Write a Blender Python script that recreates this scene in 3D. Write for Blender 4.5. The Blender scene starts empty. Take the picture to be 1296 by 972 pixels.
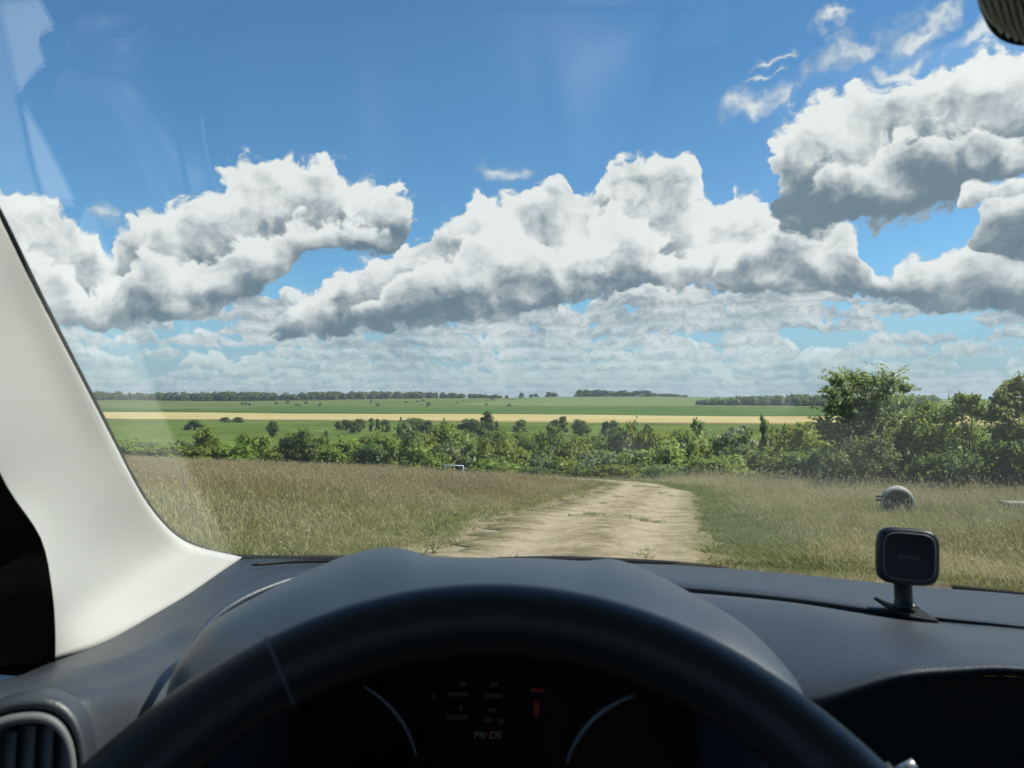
import bpy, math, random
import numpy as np
from mathutils import Vector, Matrix

random.seed(7)
RNG = np.random.default_rng(7)
scene = bpy.context.scene
col = scene.collection
rad = math.radians

# ------------------------------------------------------------------ camera
CAMZ = 1.45
FPX = 979.0
PITCH = math.atan(19.0 / FPX)
cam_d = bpy.data.cameras.new('camera')
cam = bpy.data.objects.new('camera', cam_d)
col.objects.link(cam)
cam.location = (0, 0, CAMZ)
cam.rotation_euler = (rad(90) + PITCH, 0, 0)
cam_d.sensor_width = 36
cam_d.lens = 36 * FPX / 1296
cam_d.clip_start = 0.02
cam_d.clip_end = 20000
cam_d.dof.use_dof = True
cam_d.dof.focus_distance = 6.0
cam_d.dof.aperture_fstop = 15.0
scene.camera = cam

# ------------------------------------------------------------------ light
SUN_AZ, SUN_EL = rad(86), rad(51)
SUNDIR = Vector((math.sin(SUN_AZ) * math.cos(SUN_EL), math.cos(SUN_AZ) * math.cos(SUN_EL), math.sin(SUN_EL)))
sun_d = bpy.data.lights.new('sun', 'SUN')
sun_d.energy = 4.3
sun_d.angle = rad(0.5)
sun_d.color = (1.0, 0.955, 0.87)
sun = bpy.data.objects.new('sun', sun_d)
col.objects.link(sun)
sun.rotation_euler = SUNDIR.to_track_quat('Z', 'Y').to_euler()
sun.location = (60, 30, 90)

vs = scene.view_settings
vs.view_transform = 'Standard'
vs.look = 'None'
vs.exposure = 0.6
vs.gamma = 1.0
vs.use_curve_mapping = False
scene.render.engine = 'CYCLES'
scene.cycles.use_denoising = True
scene.cycles.max_bounces = 6
scene.cycles.diffuse_bounces = 2
scene.cycles.glossy_bounces = 3
scene.cycles.transparent_max_bounces = 16
scene.cycles.caustics_reflective = False
scene.cycles.caustics_refractive = False


# ------------------------------------------------------------------ node expression helper
class X:
    """a float or vector socket with operators that add Math nodes"""
    def __init__(self, nt, s):
        self.nt, self.s = nt, s

    def op(self, o, *a, clamp=False):
        n = self.nt.nodes.new('ShaderNodeMath')
        n.operation = o
        n.use_clamp = clamp
        for i, v in enumerate((self,) + a):
            if isinstance(v, X):
                self.nt.links.new(v.s, n.inputs[i])
            else:
                n.inputs[i].default_value = v
        return X(self.nt, n.outputs[0])

    def __add__(self, b): return self.op('ADD', b)
    __radd__ = __add__
    def __sub__(self, b): return self.op('SUBTRACT', b)
    def __mul__(self, b): return self.op('MULTIPLY', b)
    __rmul__ = __mul__
    def __truediv__(self, b): return self.op('DIVIDE', b)
    def rsub(self, b): return self.op('MULTIPLY_ADD', -1.0, b)
    def clamp(self): return self.op('ADD', 0.0, clamp=True)

    def smooth(self, a, b, lo=0.0, hi=1.0):
        n = self.nt.nodes.new('ShaderNodeMapRange')
        n.interpolation_type = 'SMOOTHSTEP'
        self.nt.links.new(self.s, n.inputs['Value'])
        n.inputs['From Min'].default_value = a
        n.inputs['From Max'].default_value = b
        n.inputs['To Min'].default_value = lo
        n.inputs['To Max'].default_value = hi
        return X(self.nt, n.outputs[0])


def comb(nt, x, y, z=0.0):
    n = nt.nodes.new('ShaderNodeCombineXYZ')
    for i, v in enumerate((x, y, z)):
        if isinstance(v, X):
            nt.links.new(v.s, n.inputs[i])
        else:
            n.inputs[i].default_value = v
    return X(nt, n.outputs[0])


def sep(nt, v):
    n = nt.nodes.new('ShaderNodeSeparateXYZ')
    nt.links.new(v.s, n.inputs[0])
    return [X(nt, n.outputs[i]) for i in range(3)]


def noise(nt, v, scale, detail=4.0, rough=0.55, dist=0.0, lac=2.0, out=0):
    n = nt.nodes.new('ShaderNodeTexNoise')
    if v is not None:
        nt.links.new(v.s, n.inputs['Vector'])
    n.inputs['Scale'].default_value = scale
    n.inputs['Detail'].default_value = detail
    n.inputs['Roughness'].default_value = rough
    n.inputs['Lacunarity'].default_value = lac
    n.inputs['Distortion'].default_value = dist
    return X(nt, n.outputs[out])


def mixcol(nt, f, a, b, blend='MIX'):
    n = nt.nodes.new('ShaderNodeMix')
    n.data_type = 'RGBA'
    n.blend_type = blend
    n.clamp_factor = True
    if isinstance(f, X):
        nt.links.new(f.s, n.inputs[0])
    else:
        n.inputs[0].default_value = f
    for i, v in ((6, a), (7, b)):
        if isinstance(v, X):
            nt.links.new(v.s, n.inputs[i])
        else:
            n.inputs[i].default_value = (*v, 1.0)
    return X(nt, n.outputs[2])


# ------------------------------------------------------------------ sky
world = bpy.data.worlds.new('World')
scene.world = world
world.use_nodes = True


def build_sky():
    nt = world.node_tree
    nt.nodes.clear()
    out = nt.nodes.new('ShaderNodeOutputWorld')
    sky = nt.nodes.new('ShaderNodeTexSky')
    sky.sky_type = 'NISHITA'
    sky.sun_disc = False
    sky.sun_elevation = SUN_EL
    sky.sun_rotation = SUN_AZ
    sky.altitude = 200
    sky.air_density = 1.0
    sky.dust_density = 0.1
    sky.ozone_density = 2.0
    bg_sky = nt.nodes.new('ShaderNodeBackground')
    bg_sky.inputs[1].default_value = 0.084
    wb = mixcol(nt, 1.0, X(nt, sky.outputs[0]), (.64, 1.02, 1.22), 'MULTIPLY')     # the camera's white balance
    nt.links.new(wb.s, bg_sky.inputs[0])

    tc = nt.nodes.new('ShaderNodeTexCoord')
    d = sep(nt, X(nt, tc.outputs['Generated']))
    u = d[0].op('ARCTAN2', d[1])
    v = d[2].op('ARCSINE')

    def A(px, py):
        a, b = (px - 648) / FPX, (486 - py) / FPX
        vec = Vector((a, math.cos(PITCH) - b * math.sin(PITCH), math.sin(PITCH) + b * math.cos(PITCH))).normalized()
        return math.atan2(vec.x, vec.y), math.asin(vec.z)

    def curve(uu, pts, lo, hi):
        """elevation of a cloud line as a function of azimuth (a float curve over the whole circle of azimuth)"""
        n = nt.nodes.new('ShaderNodeFloatCurve')
        c = n.mapping.curves[0]
        n.mapping.extend = 'HORIZONTAL'
        P = []
        for (px, py) in pts:
            a, b = A(px, py)
            P.append(((a - lo) / (hi - lo), b))
        while len(c.points) < len(P):
            c.points.new(.5, .5)
        for q_, (x, y) in zip(c.points, P):
            q_.location = (x, y)
            q_.handle_type = 'AUTO_CLAMPED'
        n.mapping.use_clip = False
        n.mapping.update()
        nt.links.new(((uu - lo) / (hi - lo)).s, n.inputs['Value'])
        return X(nt, n.outputs[0])

    def tex2(kind, vec, scale, detail, rough, out=0, rnd=1.0):
        n = nt.nodes.new('ShaderNodeTexNoise' if kind == 'n' else 'ShaderNodeTexVoronoi')
        if kind == 'n':
            n.noise_dimensions = '2D'
        else:
            n.voronoi_dimensions = '2D'
            n.feature = 'SMOOTH_F1'
            n.inputs['Smoothness'].default_value = 0.35
            n.normalize = True
        nt.links.new(vec.s, n.inputs['Vector'])
        n.inputs['Scale'].default_value = scale
        n.inputs['Detail'].default_value = detail
        n.inputs['Roughness'].default_value = rough
        return X(nt, n.outputs[out])

    # detail gets finer towards the horizon, in three steps of scale without shearing
    K = 3.6
    vc = v.smooth(0.03, .34, .10, .30)
    q = comb(nt, u * K, v * (K * 1.15))
    warp = sep(nt, tex2('n', q, 2.3, 4, .6, out=1))
    wu, wv = warp[0] - .5, warp[1] - .5
    ua, va = u + wu * (vc * .36), v + wv * (vc * .32)
    qx, qy = u * K + wu * .22, v * (K * 1.15) + wv * .22
    qa = comb(nt, qx, qy)
    puff = tex2('v', qa, 7.5, 2.5, .5).rsub(1.0)
    fine = tex2('n', qa, 5.5, 9.0, .58)
    # the same fields a little towards the sun, for the lit and shaded side of every billow
    eps = .07
    qb = comb(nt, qx + .5 * eps, qy + .9 * eps)
    puff2 = tex2('v', qb, 7.5, 2.5, .5).rsub(1.0)
    fine2 = tex2('n', qb, 5.5, 9.0, .58)
    relief = (puff - puff2) * 1.1 + (fine - fine2) * 1.1
    small = tex2('n', comb(nt, qx * 1.2, qy * 1.45), 12.0, 7.0, .62)
    small2 = tex2('n', comb(nt, qx * 1.2 + .02, qy * 1.45 + .04), 12.0, 7.0, .62)
    reliefS = (small - small2) * 1.6
    edge = (puff - .62) * 1.0 + (fine - .5) * 1.15 + (small - .5) * .45

    # (x, top, base) of each bank of cumulus
    banks = [
        dict(pts=[(300, 425, 412), (345, 410, 414), (385, 384, 415), (420, 362, 414), (440, 338, 412), (480, 335, 408), (520, 308, 405), (550, 284, 402), (575, 266, 400), (600, 240, 398), (625, 236, 396), (650, 250, 392),
                  (672, 240, 388), (690, 222, 384), (706, 224, 378), (718, 242, 372), (732, 246, 366), (752, 222, 362), (775, 202, 358), (800, 196, 356), (835, 204, 356), (860, 214, 358), (874, 242, 360), (887, 262, 360), (905, 242, 362),
                  (920, 234, 363), (942, 240, 364), (965, 254, 365), (1020, 285, 366), (1070, 330, 366), (1110, 372, 370)],
             thick=.050, noise=.95, lo=0.0),
        dict(pts=[(430, 410, 395), (470, 388, 400), (505, 352, 400), (540, 336, 398), (575, 322, 396), (600, 290, 394), (635, 282, 390), (665, 300, 386), (690, 318, 380), (715, 302, 374), (750, 268, 368), (785, 262, 362), (820, 276, 360), (850, 306, 360), (885, 318, 360), (915, 308, 362), (950, 336, 364), (985, 372, 360)],
             thick=.040, noise=1.05, lo=.04),
        dict(pts=[(885, 372, 352), (905, 350, 356), (930, 322, 358), (960, 296, 360), (990, 278, 361), (1020, 270, 362), (1050, 272, 362), (1080, 288, 363), (1100, 316, 364), (1118, 346, 366), (1145, 334, 372), (1170, 322, 378), (1205, 320, 384), (1235, 312, 388),
                  (1265, 322, 390), (1300, 326, 392), (1400, 300, 392), (1550, 330, 396), (1700, 400, 398)],
             thick=.036, noise=.85, lo=-.02),
        dict(pts=[(-700, 420, 400), (-560, 330, 405), (-400, 250, 410), (-200, 230, 410), (-80, 214, 408), (0, 236, 406), (45, 262, 404), (90, 286, 402), (118, 312, 400), (130, 330, 399), (145, 302, 398), (175, 277, 396), (210, 267, 392), (250, 256, 386), (285, 227, 374), (320, 207, 350), (350, 201, 326), (375, 206, 312),
                  (395, 222, 304), (420, 224, 301), (450, 223, 302), (475, 232, 303), (505, 246, 298), (525, 264, 288), (545, 286, 276)],
             thick=.046, noise=.95, lo=.06),
        dict(pts=[(-120, 372, 400), (-60, 330, 404), (0, 316, 406), (60, 336, 406), (105, 366, 404), (150, 352, 402), (190, 326, 400), (240, 330, 396), (285, 318, 386), (325, 292, 366), (360, 282, 340), (400, 286, 312), (450, 276, 304), (490, 282, 302), (520, 292, 290)],
             thick=.038, noise=1.0, lo=.05),
        dict(pts=[(950, 252, 225), (966, 214, 248), (985, 172, 262), (1010, 150, 268), (1050, 132, 268), (1100, 116, 262), (1150, 100, 248), (1200, 90, 236), (1250, 82, 222), (1300, 76, 208), (1400, 66, 200), (1550, 90, 210), (1750, 190, 180)],
             thick=.070, noise=.85, lo=-.06),
        dict(pts=[(985, 262, 240), (1010, 230, 258), (1050, 212, 266), (1090, 205, 262), (1130, 186, 252), (1180, 182, 240), (1230, 160, 226), (1290, 156, 212), (1360, 170, 205)],
             thick=.050, noise=.95, lo=-.16),
        dict(pts=[(1178, 274, 262), (1200, 248, 268), (1225, 232, 264), (1260, 222, 256), (1310, 214, 246), (1420, 230, 250), (1500, 262, 250)],
             thick=.026, noise=.6, lo=.22),
        dict(pts=[(1215, 318, 300), (1230, 272, 322), (1255, 256, 328), (1300, 246, 330), (1400, 236, 330), (1500, 330, 300)],
             thick=.045, noise=.5, lo=-.30)]

    dark, bright = (0.122, 0.172, 0.218), (0.655, 0.665, 0.67)
    tot = None
    # far low bank of small cumulus, and the same broken sky outside the picture
    side = u.op('ABSOLUTE').smooth(.78, .95)
    qs = comb(nt, u * 1.6, v * 2.6, 0.0)
    n3 = tex2('n', qs, 2.3, 5.0, .55)
    Ds = (n3 - .56) * 5.0 + edge * .5 - v.smooth(.45, .9) * 3.0 - side.rsub(1.0) * 5.0
    aS = Ds.smooth(0.0, .5)
    litS = (Ds * -.16 + .62 + relief * .8).smooth(.0, 1.0)
    cc = mixcol(nt, aS, (.235, .325, .415), mixcol(nt, litS, dark, bright))
    alpha = aS
    # small far cumulus, rank behind rank down to the horizon
    rs = random.Random(21)
    for k, (by, hh, wd, gap) in enumerate([(503, 9, 34, .0), (497, 13, 44, .05), (489, 17, 56, .1), (480, 21, 66, .1), (469, 26, 80, .2), (456, 31, 96, .2), (440, 36, 120, .25), (424, 40, 140, .25), (408, 42, 150, .3), (391, 40, 150, .4)]):
        tops = {}
        x = -160.0
        while x < 1480:
            w_ = wd * rs.uniform(.6, 1.5)
            h_ = hh * rs.uniform(.55, 1.25)
            n_ = max(3, int(w_ / 9))
            for i in range(n_):
                t = (i + .5) / n_
                tops[x + w_ * t] = by - h_ * math.sqrt(max(0, 1 - (2 * t - 1) ** 2)) * rs.uniform(.75, 1.1)
            x += w_ * .86
            if rs.random() < gap:
                g_ = wd * rs.uniform(.25, .9)
                tops[x + g_ * .4] = by + hh * .6
                x += g_
        xs_ = sorted(tops)
        lo, hi = A(xs_[0], by)[0], A(xs_[-1], by)[0]
        uw = u + wu * .030 + (small - .5) * .012
        bv = A(648, by)[1]
        H_ = hh / FPX
        top = curve(uw, [(x_, tops[x_]) for x_ in xs_], lo, hi)
        vr = v + wv * (H_ * .5)
        D = ((top - vr) / (H_ * .42)).op('SMOOTH_MIN', (vr - bv) / (H_ * .34) + .3, .5) + (small - .5) * 1.7 + .05
        a = D.smooth(0.0, .32) * (.74 + .026 * k)
        lit = ((vr - bv) / (H_ * .95)) * .62 + reliefS * .25 + .38 + (small - .5) * .55 + (fine - .5) * .4 + (warp[2] - .5) * .7
        cc = mixcol(nt, a, cc, mixcol(nt, lit.smooth(.05, .95), (.195, .248, .292), bright))
        alpha = alpha.op('MAXIMUM', a)
    for bk in banks:
        xs = [p[0] for p in bk['pts']]
        lo, hi = A(xs[0], 300)[0], A(xs[-1], 300)[0]
        top = curve(ua, [(p[0], p[1]) for p in bk['pts']], lo, hi)
        base = curve(ua, [(p[0], p[2]) for p in bk['pts']], lo, hi)
        T = bk['thick']
        dt = (top - va) / T
        db = (va - base) / (T * .75)
        D = dt.op('SMOOTH_MIN', db + .25, .5)
        D = D + edge * bk['noise'] + .12
        D = D - ua.smooth(lo + .035, lo - .02) * 2.4 - ua.smooth(hi - .035, hi + .02) * 2.4
        a = D.smooth(0.0, .27)
        h = (va - base) / (top - base).op('MAXIMUM', .02)
        thin = D.smooth(.7, .1)
        lit = h * .78 + relief * .42 + reliefS * .12 + thin * .14 + (bk['lo'] + .13) + (fine - .5) * .35 + (warp[2] - .5) * 1.1
        lit = lit.smooth(.08, .92)
        cc = mixcol(nt, a, cc, mixcol(nt, lit, dark, bright))
        alpha = alpha.op('MAXIMUM', a)
    # torn wisps high up on the right and the small lone puffs
    p = comb(nt, ua, va, 0.0)
    e = None
    for (cx, cy, rx, ry, rot) in [(1078, 64, 100, 26, 20), (1140, 76, 46, 14, 12), (966, 129, 56, 20, 8), (1058, 26, 48, 10, 25), (1118, 104, 40, 11, 20), (1175, 30, 80, 14, 16), (642, 208, 46, 16, 4), (132, 280, 20, 26, 0), (985, 72, 26, 6, 20), (975, 95, 22, 5, 10), (1240, 45, 60, 18, 10)]:
        a_, b_ = A(cx, cy)
        m = nt.nodes.new('ShaderNodeMapping')
        m.vector_type = 'TEXTURE'
        nt.links.new(p.s, m.inputs[0])
        m.inputs['Location'].default_value = (a_, b_, 0)
        m.inputs['Rotation'].default_value = (0, 0, rad(rot))
        m.inputs['Scale'].default_value = (rx / FPX * .85, ry / FPX, 1)
        l = nt.nodes.new('ShaderNodeVectorMath')
        l.operation = 'LENGTH'
        nt.links.new(m.outputs[0], l.inputs[0])
        t = X(nt, l.outputs['Value'])
        e = t if e is None else e.op('MINIMUM', t)
    Dw = e.rsub(.95) + edge * 1.0
    aw = Dw.smooth(0.0, 1.1) * .92
    cc = mixcol(nt, aw, cc, mixcol(nt, (relief + .80).smooth(0, 1), (.40, .47, .53), bright))
    alpha = alpha.op('MAXIMUM', aw)
    hor = v.smooth(0.085, 0.0)
    cc = mixcol(nt, hor * .45, cc, (0.285, 0.355, 0.415))
    alpha = alpha.op('MAXIMUM', v.smooth(.17, 0.0) * .90)
    bg_c = nt.nodes.new('ShaderNodeBackground')
    nt.links.new(cc.s, bg_c.inputs[0])
    bg_c.inputs[1].default_value = 1.0
    mx = nt.nodes.new('ShaderNodeMixShader')
    nt.links.new((alpha * v.smooth(-0.02, 0.0)).s, mx.inputs[0])
    nt.links.new(bg_sky.outputs[0], mx.inputs[1])
    nt.links.new(bg_c.outputs[0], mx.inputs[2])
    nt.links.new(mx.outputs[0], out.inputs[0])
    world.cycles.sampling_method = 'MANUAL'
    world.cycles.sample_map_resolution = 512


build_sky()
# ------------------------------------------------------------------ general helpers
def P(px, py, d):
    """point at forward distance d (metres) seen along a sight line of the survey of the place"""
    a, b = (px - 648) / FPX, (486 - py) / FPX
    x, y, z = a, math.cos(PITCH) - b * math.sin(PITCH), math.sin(PITCH) + b * math.cos(PITCH)
    return Vector((x / y * d, d, CAMZ + z / y * d))


def new_mesh(name, verts, faces, smooth=False):
    me = bpy.data.meshes.new(name)
    me.from_pydata([tuple(v) for v in verts], [], [tuple(f) for f in faces])
    if smooth:
        me.polygons.foreach_set('use_smooth', [True] * len(me.polygons))
    me.update()
    return me


def quad_mesh(name, V, tint=None, nrm=None):
    """V: (n, 4, 3) array, one quad each; tint: (n,) value stored per vertex"""
    n = len(V)
    me = bpy.data.meshes.new(name)
    me.vertices.add(n * 4)
    me.vertices.foreach_set('co', np.ascontiguousarray(V, dtype=np.float32).ravel())
    me.loops.add(n * 4)
    me.loops.foreach_set('vertex_index', np.arange(n * 4, dtype=np.int32))
    me.polygons.add(n)
    me.polygons.foreach_set('loop_start', np.arange(0, n * 4, 4, dtype=np.int32))
    me.polygons.foreach_set('loop_total', np.full(n, 4, dtype=np.int32))
    if tint is not None:
        at = me.attributes.new('tint', 'FLOAT', 'POINT')
        at.data.foreach_set('value', np.repeat(tint, 4).astype(np.float32))
    me.update(calc_edges=True)
    if nrm is not None:      # leaves in a crown share the light of the bough they hang on
        k = nrm * .6 + np.random.default_rng(1).normal(size=nrm.shape) * .38 + np.array([0, 0, .55])
        k /= np.linalg.norm(k, axis=1, keepdims=True)
        me.polygons.foreach_set('use_smooth', np.ones(n, dtype=bool))
        me.normals_split_custom_set_from_vertices(np.repeat(k, 4, axis=0).tolist())
    return me


def obj(name, me, mat=None, parent=None, **props):
    o = bpy.data.objects.new(name, me)
    col.objects.link(o)
    if mat is not None and me is not None and not me.materials:
        me.materials.append(mat)
    if parent is not None:
        o.parent = parent
        o.matrix_parent_inverse = parent.matrix_world.inverted()
    for k, v in props.items():
        o[k] = v
    return o


def empty(name, loc, rz=0.0, **props):
    o = bpy.data.objects.new(name, None)
    col.objects.link(o)
    o.empty_display_size = .2
    o.location = loc
    o.rotation_euler = (0, 0, rz)
    o.matrix_world = Matrix.Translation(Vector(loc)) @ Matrix.Rotation(rz, 4, 'Z')
    for k, v in props.items():
        o[k] = v
    return o


def tube(path, radii, seg=8, caps=True, closed=False):
    """swept tube -> verts, faces"""
    path = [Vector(p) for p in path]
    n = len(path)
    if not hasattr(radii, '__len__'):
        radii = [radii] * n
    V, F = [], []
    ref = None
    for i, p in enumerate(path):
        if closed:
            t = (path[(i + 1) % n] - path[i - 1]).normalized()
        else:
            t = (path[min(i + 1, n - 1)] - path[max(i - 1, 0)]).normalized()
        if ref is None:
            ref = t.orthogonal().normalized()
        ref = (ref - t * ref.dot(t))
        ref = ref.normalized() if ref.length > 1e-6 else t.orthogonal().normalized()
        b = t.cross(ref)
        for k in range(seg):
            a = 2 * math.pi * k / seg
            V.append(p + (ref * math.cos(a) + b * math.sin(a)) * radii[i])
    m = n if closed else n - 1
    for i in range(m):
        for k in range(seg):
            j = (i + 1) % n
            F.append((i * seg + k, i * seg + (k + 1) % seg, j * seg + (k + 1) % seg, j * seg + k))
    if caps and not closed:
        F.append(tuple(reversed(range(seg))))
        F.append(tuple(range((n - 1) * seg, n * seg)))
    return V, F


def join(parts):
    V, F = [], []
    for v, f in parts:
        o = len(V)
        V += list(v)
        F += [tuple(i + o for i in ff) for ff in f]
    return V, F


def box(lo, hi):
    (a, b, c), (d, e, f) = lo, hi
    V = [(a, b, c), (d, b, c), (d, e, c), (a, e, c), (a, b, f), (d, b, f), (d, e, f), (a, e, f)]
    F = [(0, 3, 2, 1), (4, 5, 6, 7), (0, 1, 5, 4), (1, 2, 6, 5), (2, 3, 7, 6), (3, 0, 4, 7)]
    return V, F


def crom(pts, n):
    """Catmull-Rom through pts, n samples per span"""
    A_ = np.array(pts, float)
    A_ = np.vstack([2 * A_[0] - A_[1], A_, 2 * A_[-1] - A_[-2]])
    out = []
    for i in range(1, len(A_) - 2):
        p0, p1, p2, p3 = A_[i - 1:i + 3]
        for t in np.arange(n) / n:
            out.append(.5 * (2 * p1 + (p2 - p0) * t + (2 * p0 - 5 * p1 + 4 * p2 - p3) * t * t + (3 * p1 - p0 - 3 * p2 + p3) * t ** 3))
    out.append(A_[-2])
    return np.array(out)


def loft(rows, nu=6, nv=6, flip=False):
    """smooth surface through a grid of 3D points: rows[i][j]"""
    R = [crom([tuple(p) for p in r], nu) for r in rows]
    C = [crom([R[i][j] for i in range(len(R))], nv) for j in range(len(R[0]))]
    m, n = len(C), len(C[0])
    V = [tuple(C[j][i]) for i in range(n) for j in range(m)]
    F = []
    for i in range(n - 1):
        for j in range(m - 1):
            f = (i * m + j, i * m + j + 1, (i + 1) * m + j + 1, (i + 1) * m + j)
            F.append(f[::-1] if flip else f)
    return V, F


# ------------------------------------------------------------------ materials
MATS = {}


def mat(name, color, rough=.6, spec=.3, metal=0.0, bump=None, vary=None, coat=0.0):
    """Principled; bump=(scale, strength, distance), vary=(scale, amount)"""
    m = bpy.data.materials.new(name)
    m.use_nodes = True
    nt = m.node_tree
    b = nt.nodes['Principled BSDF']
    b.inputs['Base Color'].default_value = (*color, 1)
    b.inputs['Roughness'].default_value = rough
    b.inputs['Specular IOR Level'].default_value = spec
    b.inputs['Metallic'].default_value = metal
    b.inputs['Coat Weight'].default_value = coat
    tc = nt.nodes.new('ShaderNodeTexCoord')
    ov = X(nt, tc.outputs['Object'])
    if vary:
        n = noise(nt, ov, vary[0], 6, .6)
        c = mixcol(nt, n.smooth(.3, .7), tuple(k * (1 - vary[1]) for k in color), tuple(min(1, k * (1 + vary[1])) for k in color))
        nt.links.new(c.s, b.inputs['Base Color'])
    if bump:
        n = noise(nt, ov, bump[0], 3, .6)
        bp = nt.nodes.new('ShaderNodeBump')
        bp.inputs['Strength'].default_value = bump[1]
        bp.inputs['Distance'].default_value = bump[2]
        nt.links.new(n.s, bp.inputs['Height'])
        nt.links.new(bp.outputs[0], b.inputs['Normal'])
    MATS[name] = m
    return m


def leaf_mat(name, c1, c2, rough=.5, transl=.5):
    """two-tone leaf: tint per leaf, a shift per tree"""
    m = bpy.data.materials.new(name)
    m.use_nodes = True
    nt = m.node_tree
    b = nt.nodes['Principled BSDF']
    at = nt.nodes.new('ShaderNodeAttribute')
    at.attribute_name = 'tint'
    oi = nt.nodes.new('ShaderNodeObjectInfo')
    f = X(nt, at.outputs['Fac'])
    r = X(nt, oi.outputs['Random'])
    c = mixcol(nt, f * .75 + r * .25, c1, c2)
    hs = nt.nodes.new('ShaderNodeHueSaturation')
    nt.links.new(c.s, hs.inputs['Color'])
    nt.links.new((r * .04 + .468).s, hs.inputs['Hue'])
    nt.links.new((r.op('FRACT') * .45 + 1.42).s, hs.inputs['Value'])
    nt.links.new(hs.outputs[0], b.inputs['Base Color'])
    b.inputs['Roughness'].default_value = rough
    b.inputs['Specular IOR Level'].default_value = .3
    tr = nt.nodes.new('ShaderNodeBsdfTranslucent')
    tcol = mixcol(nt, .65, X(nt, hs.outputs[0]), (.27, .34, .05))
    nt.links.new(tcol.s, tr.inputs[0])
    mx = nt.nodes.new('ShaderNodeMixShader')
    mx.inputs[0].default_value = transl
    nt.links.new(b.outputs[0], mx.inputs[1])
    nt.links.new(tr.outputs[0], mx.inputs[2])
    nt.links.new(mx.outputs[0], nt.nodes['Material Output'].inputs[0])
    MATS[name] = m
    return m


leaf_mat('leaf_green', (.092, .130, .024), (.195, .240, .048))
leaf_mat('leaf_dark', (.045, .082, .028), (.105, .150, .046))
leaf_mat('leaf_grey', (.095, .125, .060), (.180, .215, .110))
leaf_mat('leaf_light', (.105, .165, .026), (.200, .265, .052))
leaf_mat('leaf_yellow', (.130, .175, .018), (.230, .265, .036))
leaf_mat('leaf_willow', (.135, .175, .065), (.25, .29, .14), .45, .6)
mat('bark', (.085, .068, .050), .9, .1, bump=(25, .6, .02), vary=(8, .35))
mat('dead_wood', (.20, .17, .13), .9, .1, vary=(10, .3))

# ------------------------------------------------------------------ terrain
def sstep(a, b, x):
    t = np.clip((x - a) / (b - a), 0, 1)
    return t * t * (3 - 2 * t)


def near_z(x, y):
    return -.0755 * y - .034 * np.clip(x, -60, 60) + .10 * np.sin(x * .21 + 1.3) * np.sin(y * .17) + .05 * np.sin(x * .63 + y * .41)


def crest(x):
    return 57 - np.where(x < 0, .46, .16) * np.clip(x, -60, 60)


def far_z(x, y):
    z = -17.2 + 1.6 * sstep(180, 420, y) + .7 * np.sin(x * .013 + 2) * np.sin(y * .011)
    rise = np.maximum(y - 860, 0)
    z = z + .0258 * rise + .000001 * rise * x * .4
    z = z - .036 * np.maximum(y - 1620 + .10 * np.abs(x - 150), 0)
    z = z + 2.0 * np.sin(x * .0035 + .6) * sstep(900, 1500, y)
    return np.maximum(z, -60)


def ground_z(x, y):
    x, y = np.asarray(x, float), np.asarray(y, float)
    s = np.maximum(y - crest(x), 0)
    a = near_z(x, np.minimum(y, 400)) - .0048 * np.minimum(s, 120) ** 2
    b = far_z(x, y)
    k = 2.0
    return np.where(a - b > 12, a, np.where(b - a > 12, b, k * np.logaddexp(np.clip(a / k, -200, 200), b / k)))


def gz(x, y):
    return float(ground_z(x, y))


# track: centre line (x, y) and half width
def on_slope(px, py):
    a_ = (505 - py) / FPX
    xr = (px - 648) / FPX
    y = CAMZ / (-a_ - .0755 - .034 * xr)
    return xr * y, y


EDGES = [(705, 580, 891), (680, 622, 886), (660, 653, 883), (645, 688, 881), (632, 733, 877), (622, 772, 868), (616.5, 786, 848), (612.5, 776, 824)]
_c, _w = [(-2.2, -10), (-1.2, -2), (-.2, 6)], [1.7, 1.75, 1.8]
for (py, l, r) in EDGES:
    (x0, y0), (x1, y1) = on_slope(l, py), on_slope(r, py)
    _c.append(((x0 + x1) / 2, (y0 + y1) / 2))
    _w.append(min(2.3, (x1 - x0) / 2))
_c += [(5.2, 56), (2.2, 59), (-2, 61.5)]
_w += [1.1, 1.1, 1.1]
TRACK = crom(_c, 8)
TW = np.interp(np.arange(len(TRACK)), np.arange(len(_w)) * 8, _w)


def track_dist(x, y):
    """signed distance to the track edge (negative on the track), arrays"""
    p = np.stack([np.asarray(x, float), np.asarray(y, float)], -1)
    best = np.full(p.shape[:-1], 1e9)
    for i in range(len(TRACK)):
        dd = np.hypot(p[..., 0] - TRACK[i, 0], p[..., 1] - TRACK[i, 1]) - TW[i]
        best = np.minimum(best, dd)
    return best


def pos_nodes(nt):
    g = nt.nodes.new('ShaderNodeNewGeometry')
    return X(nt, g.outputs['Position'])


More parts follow.
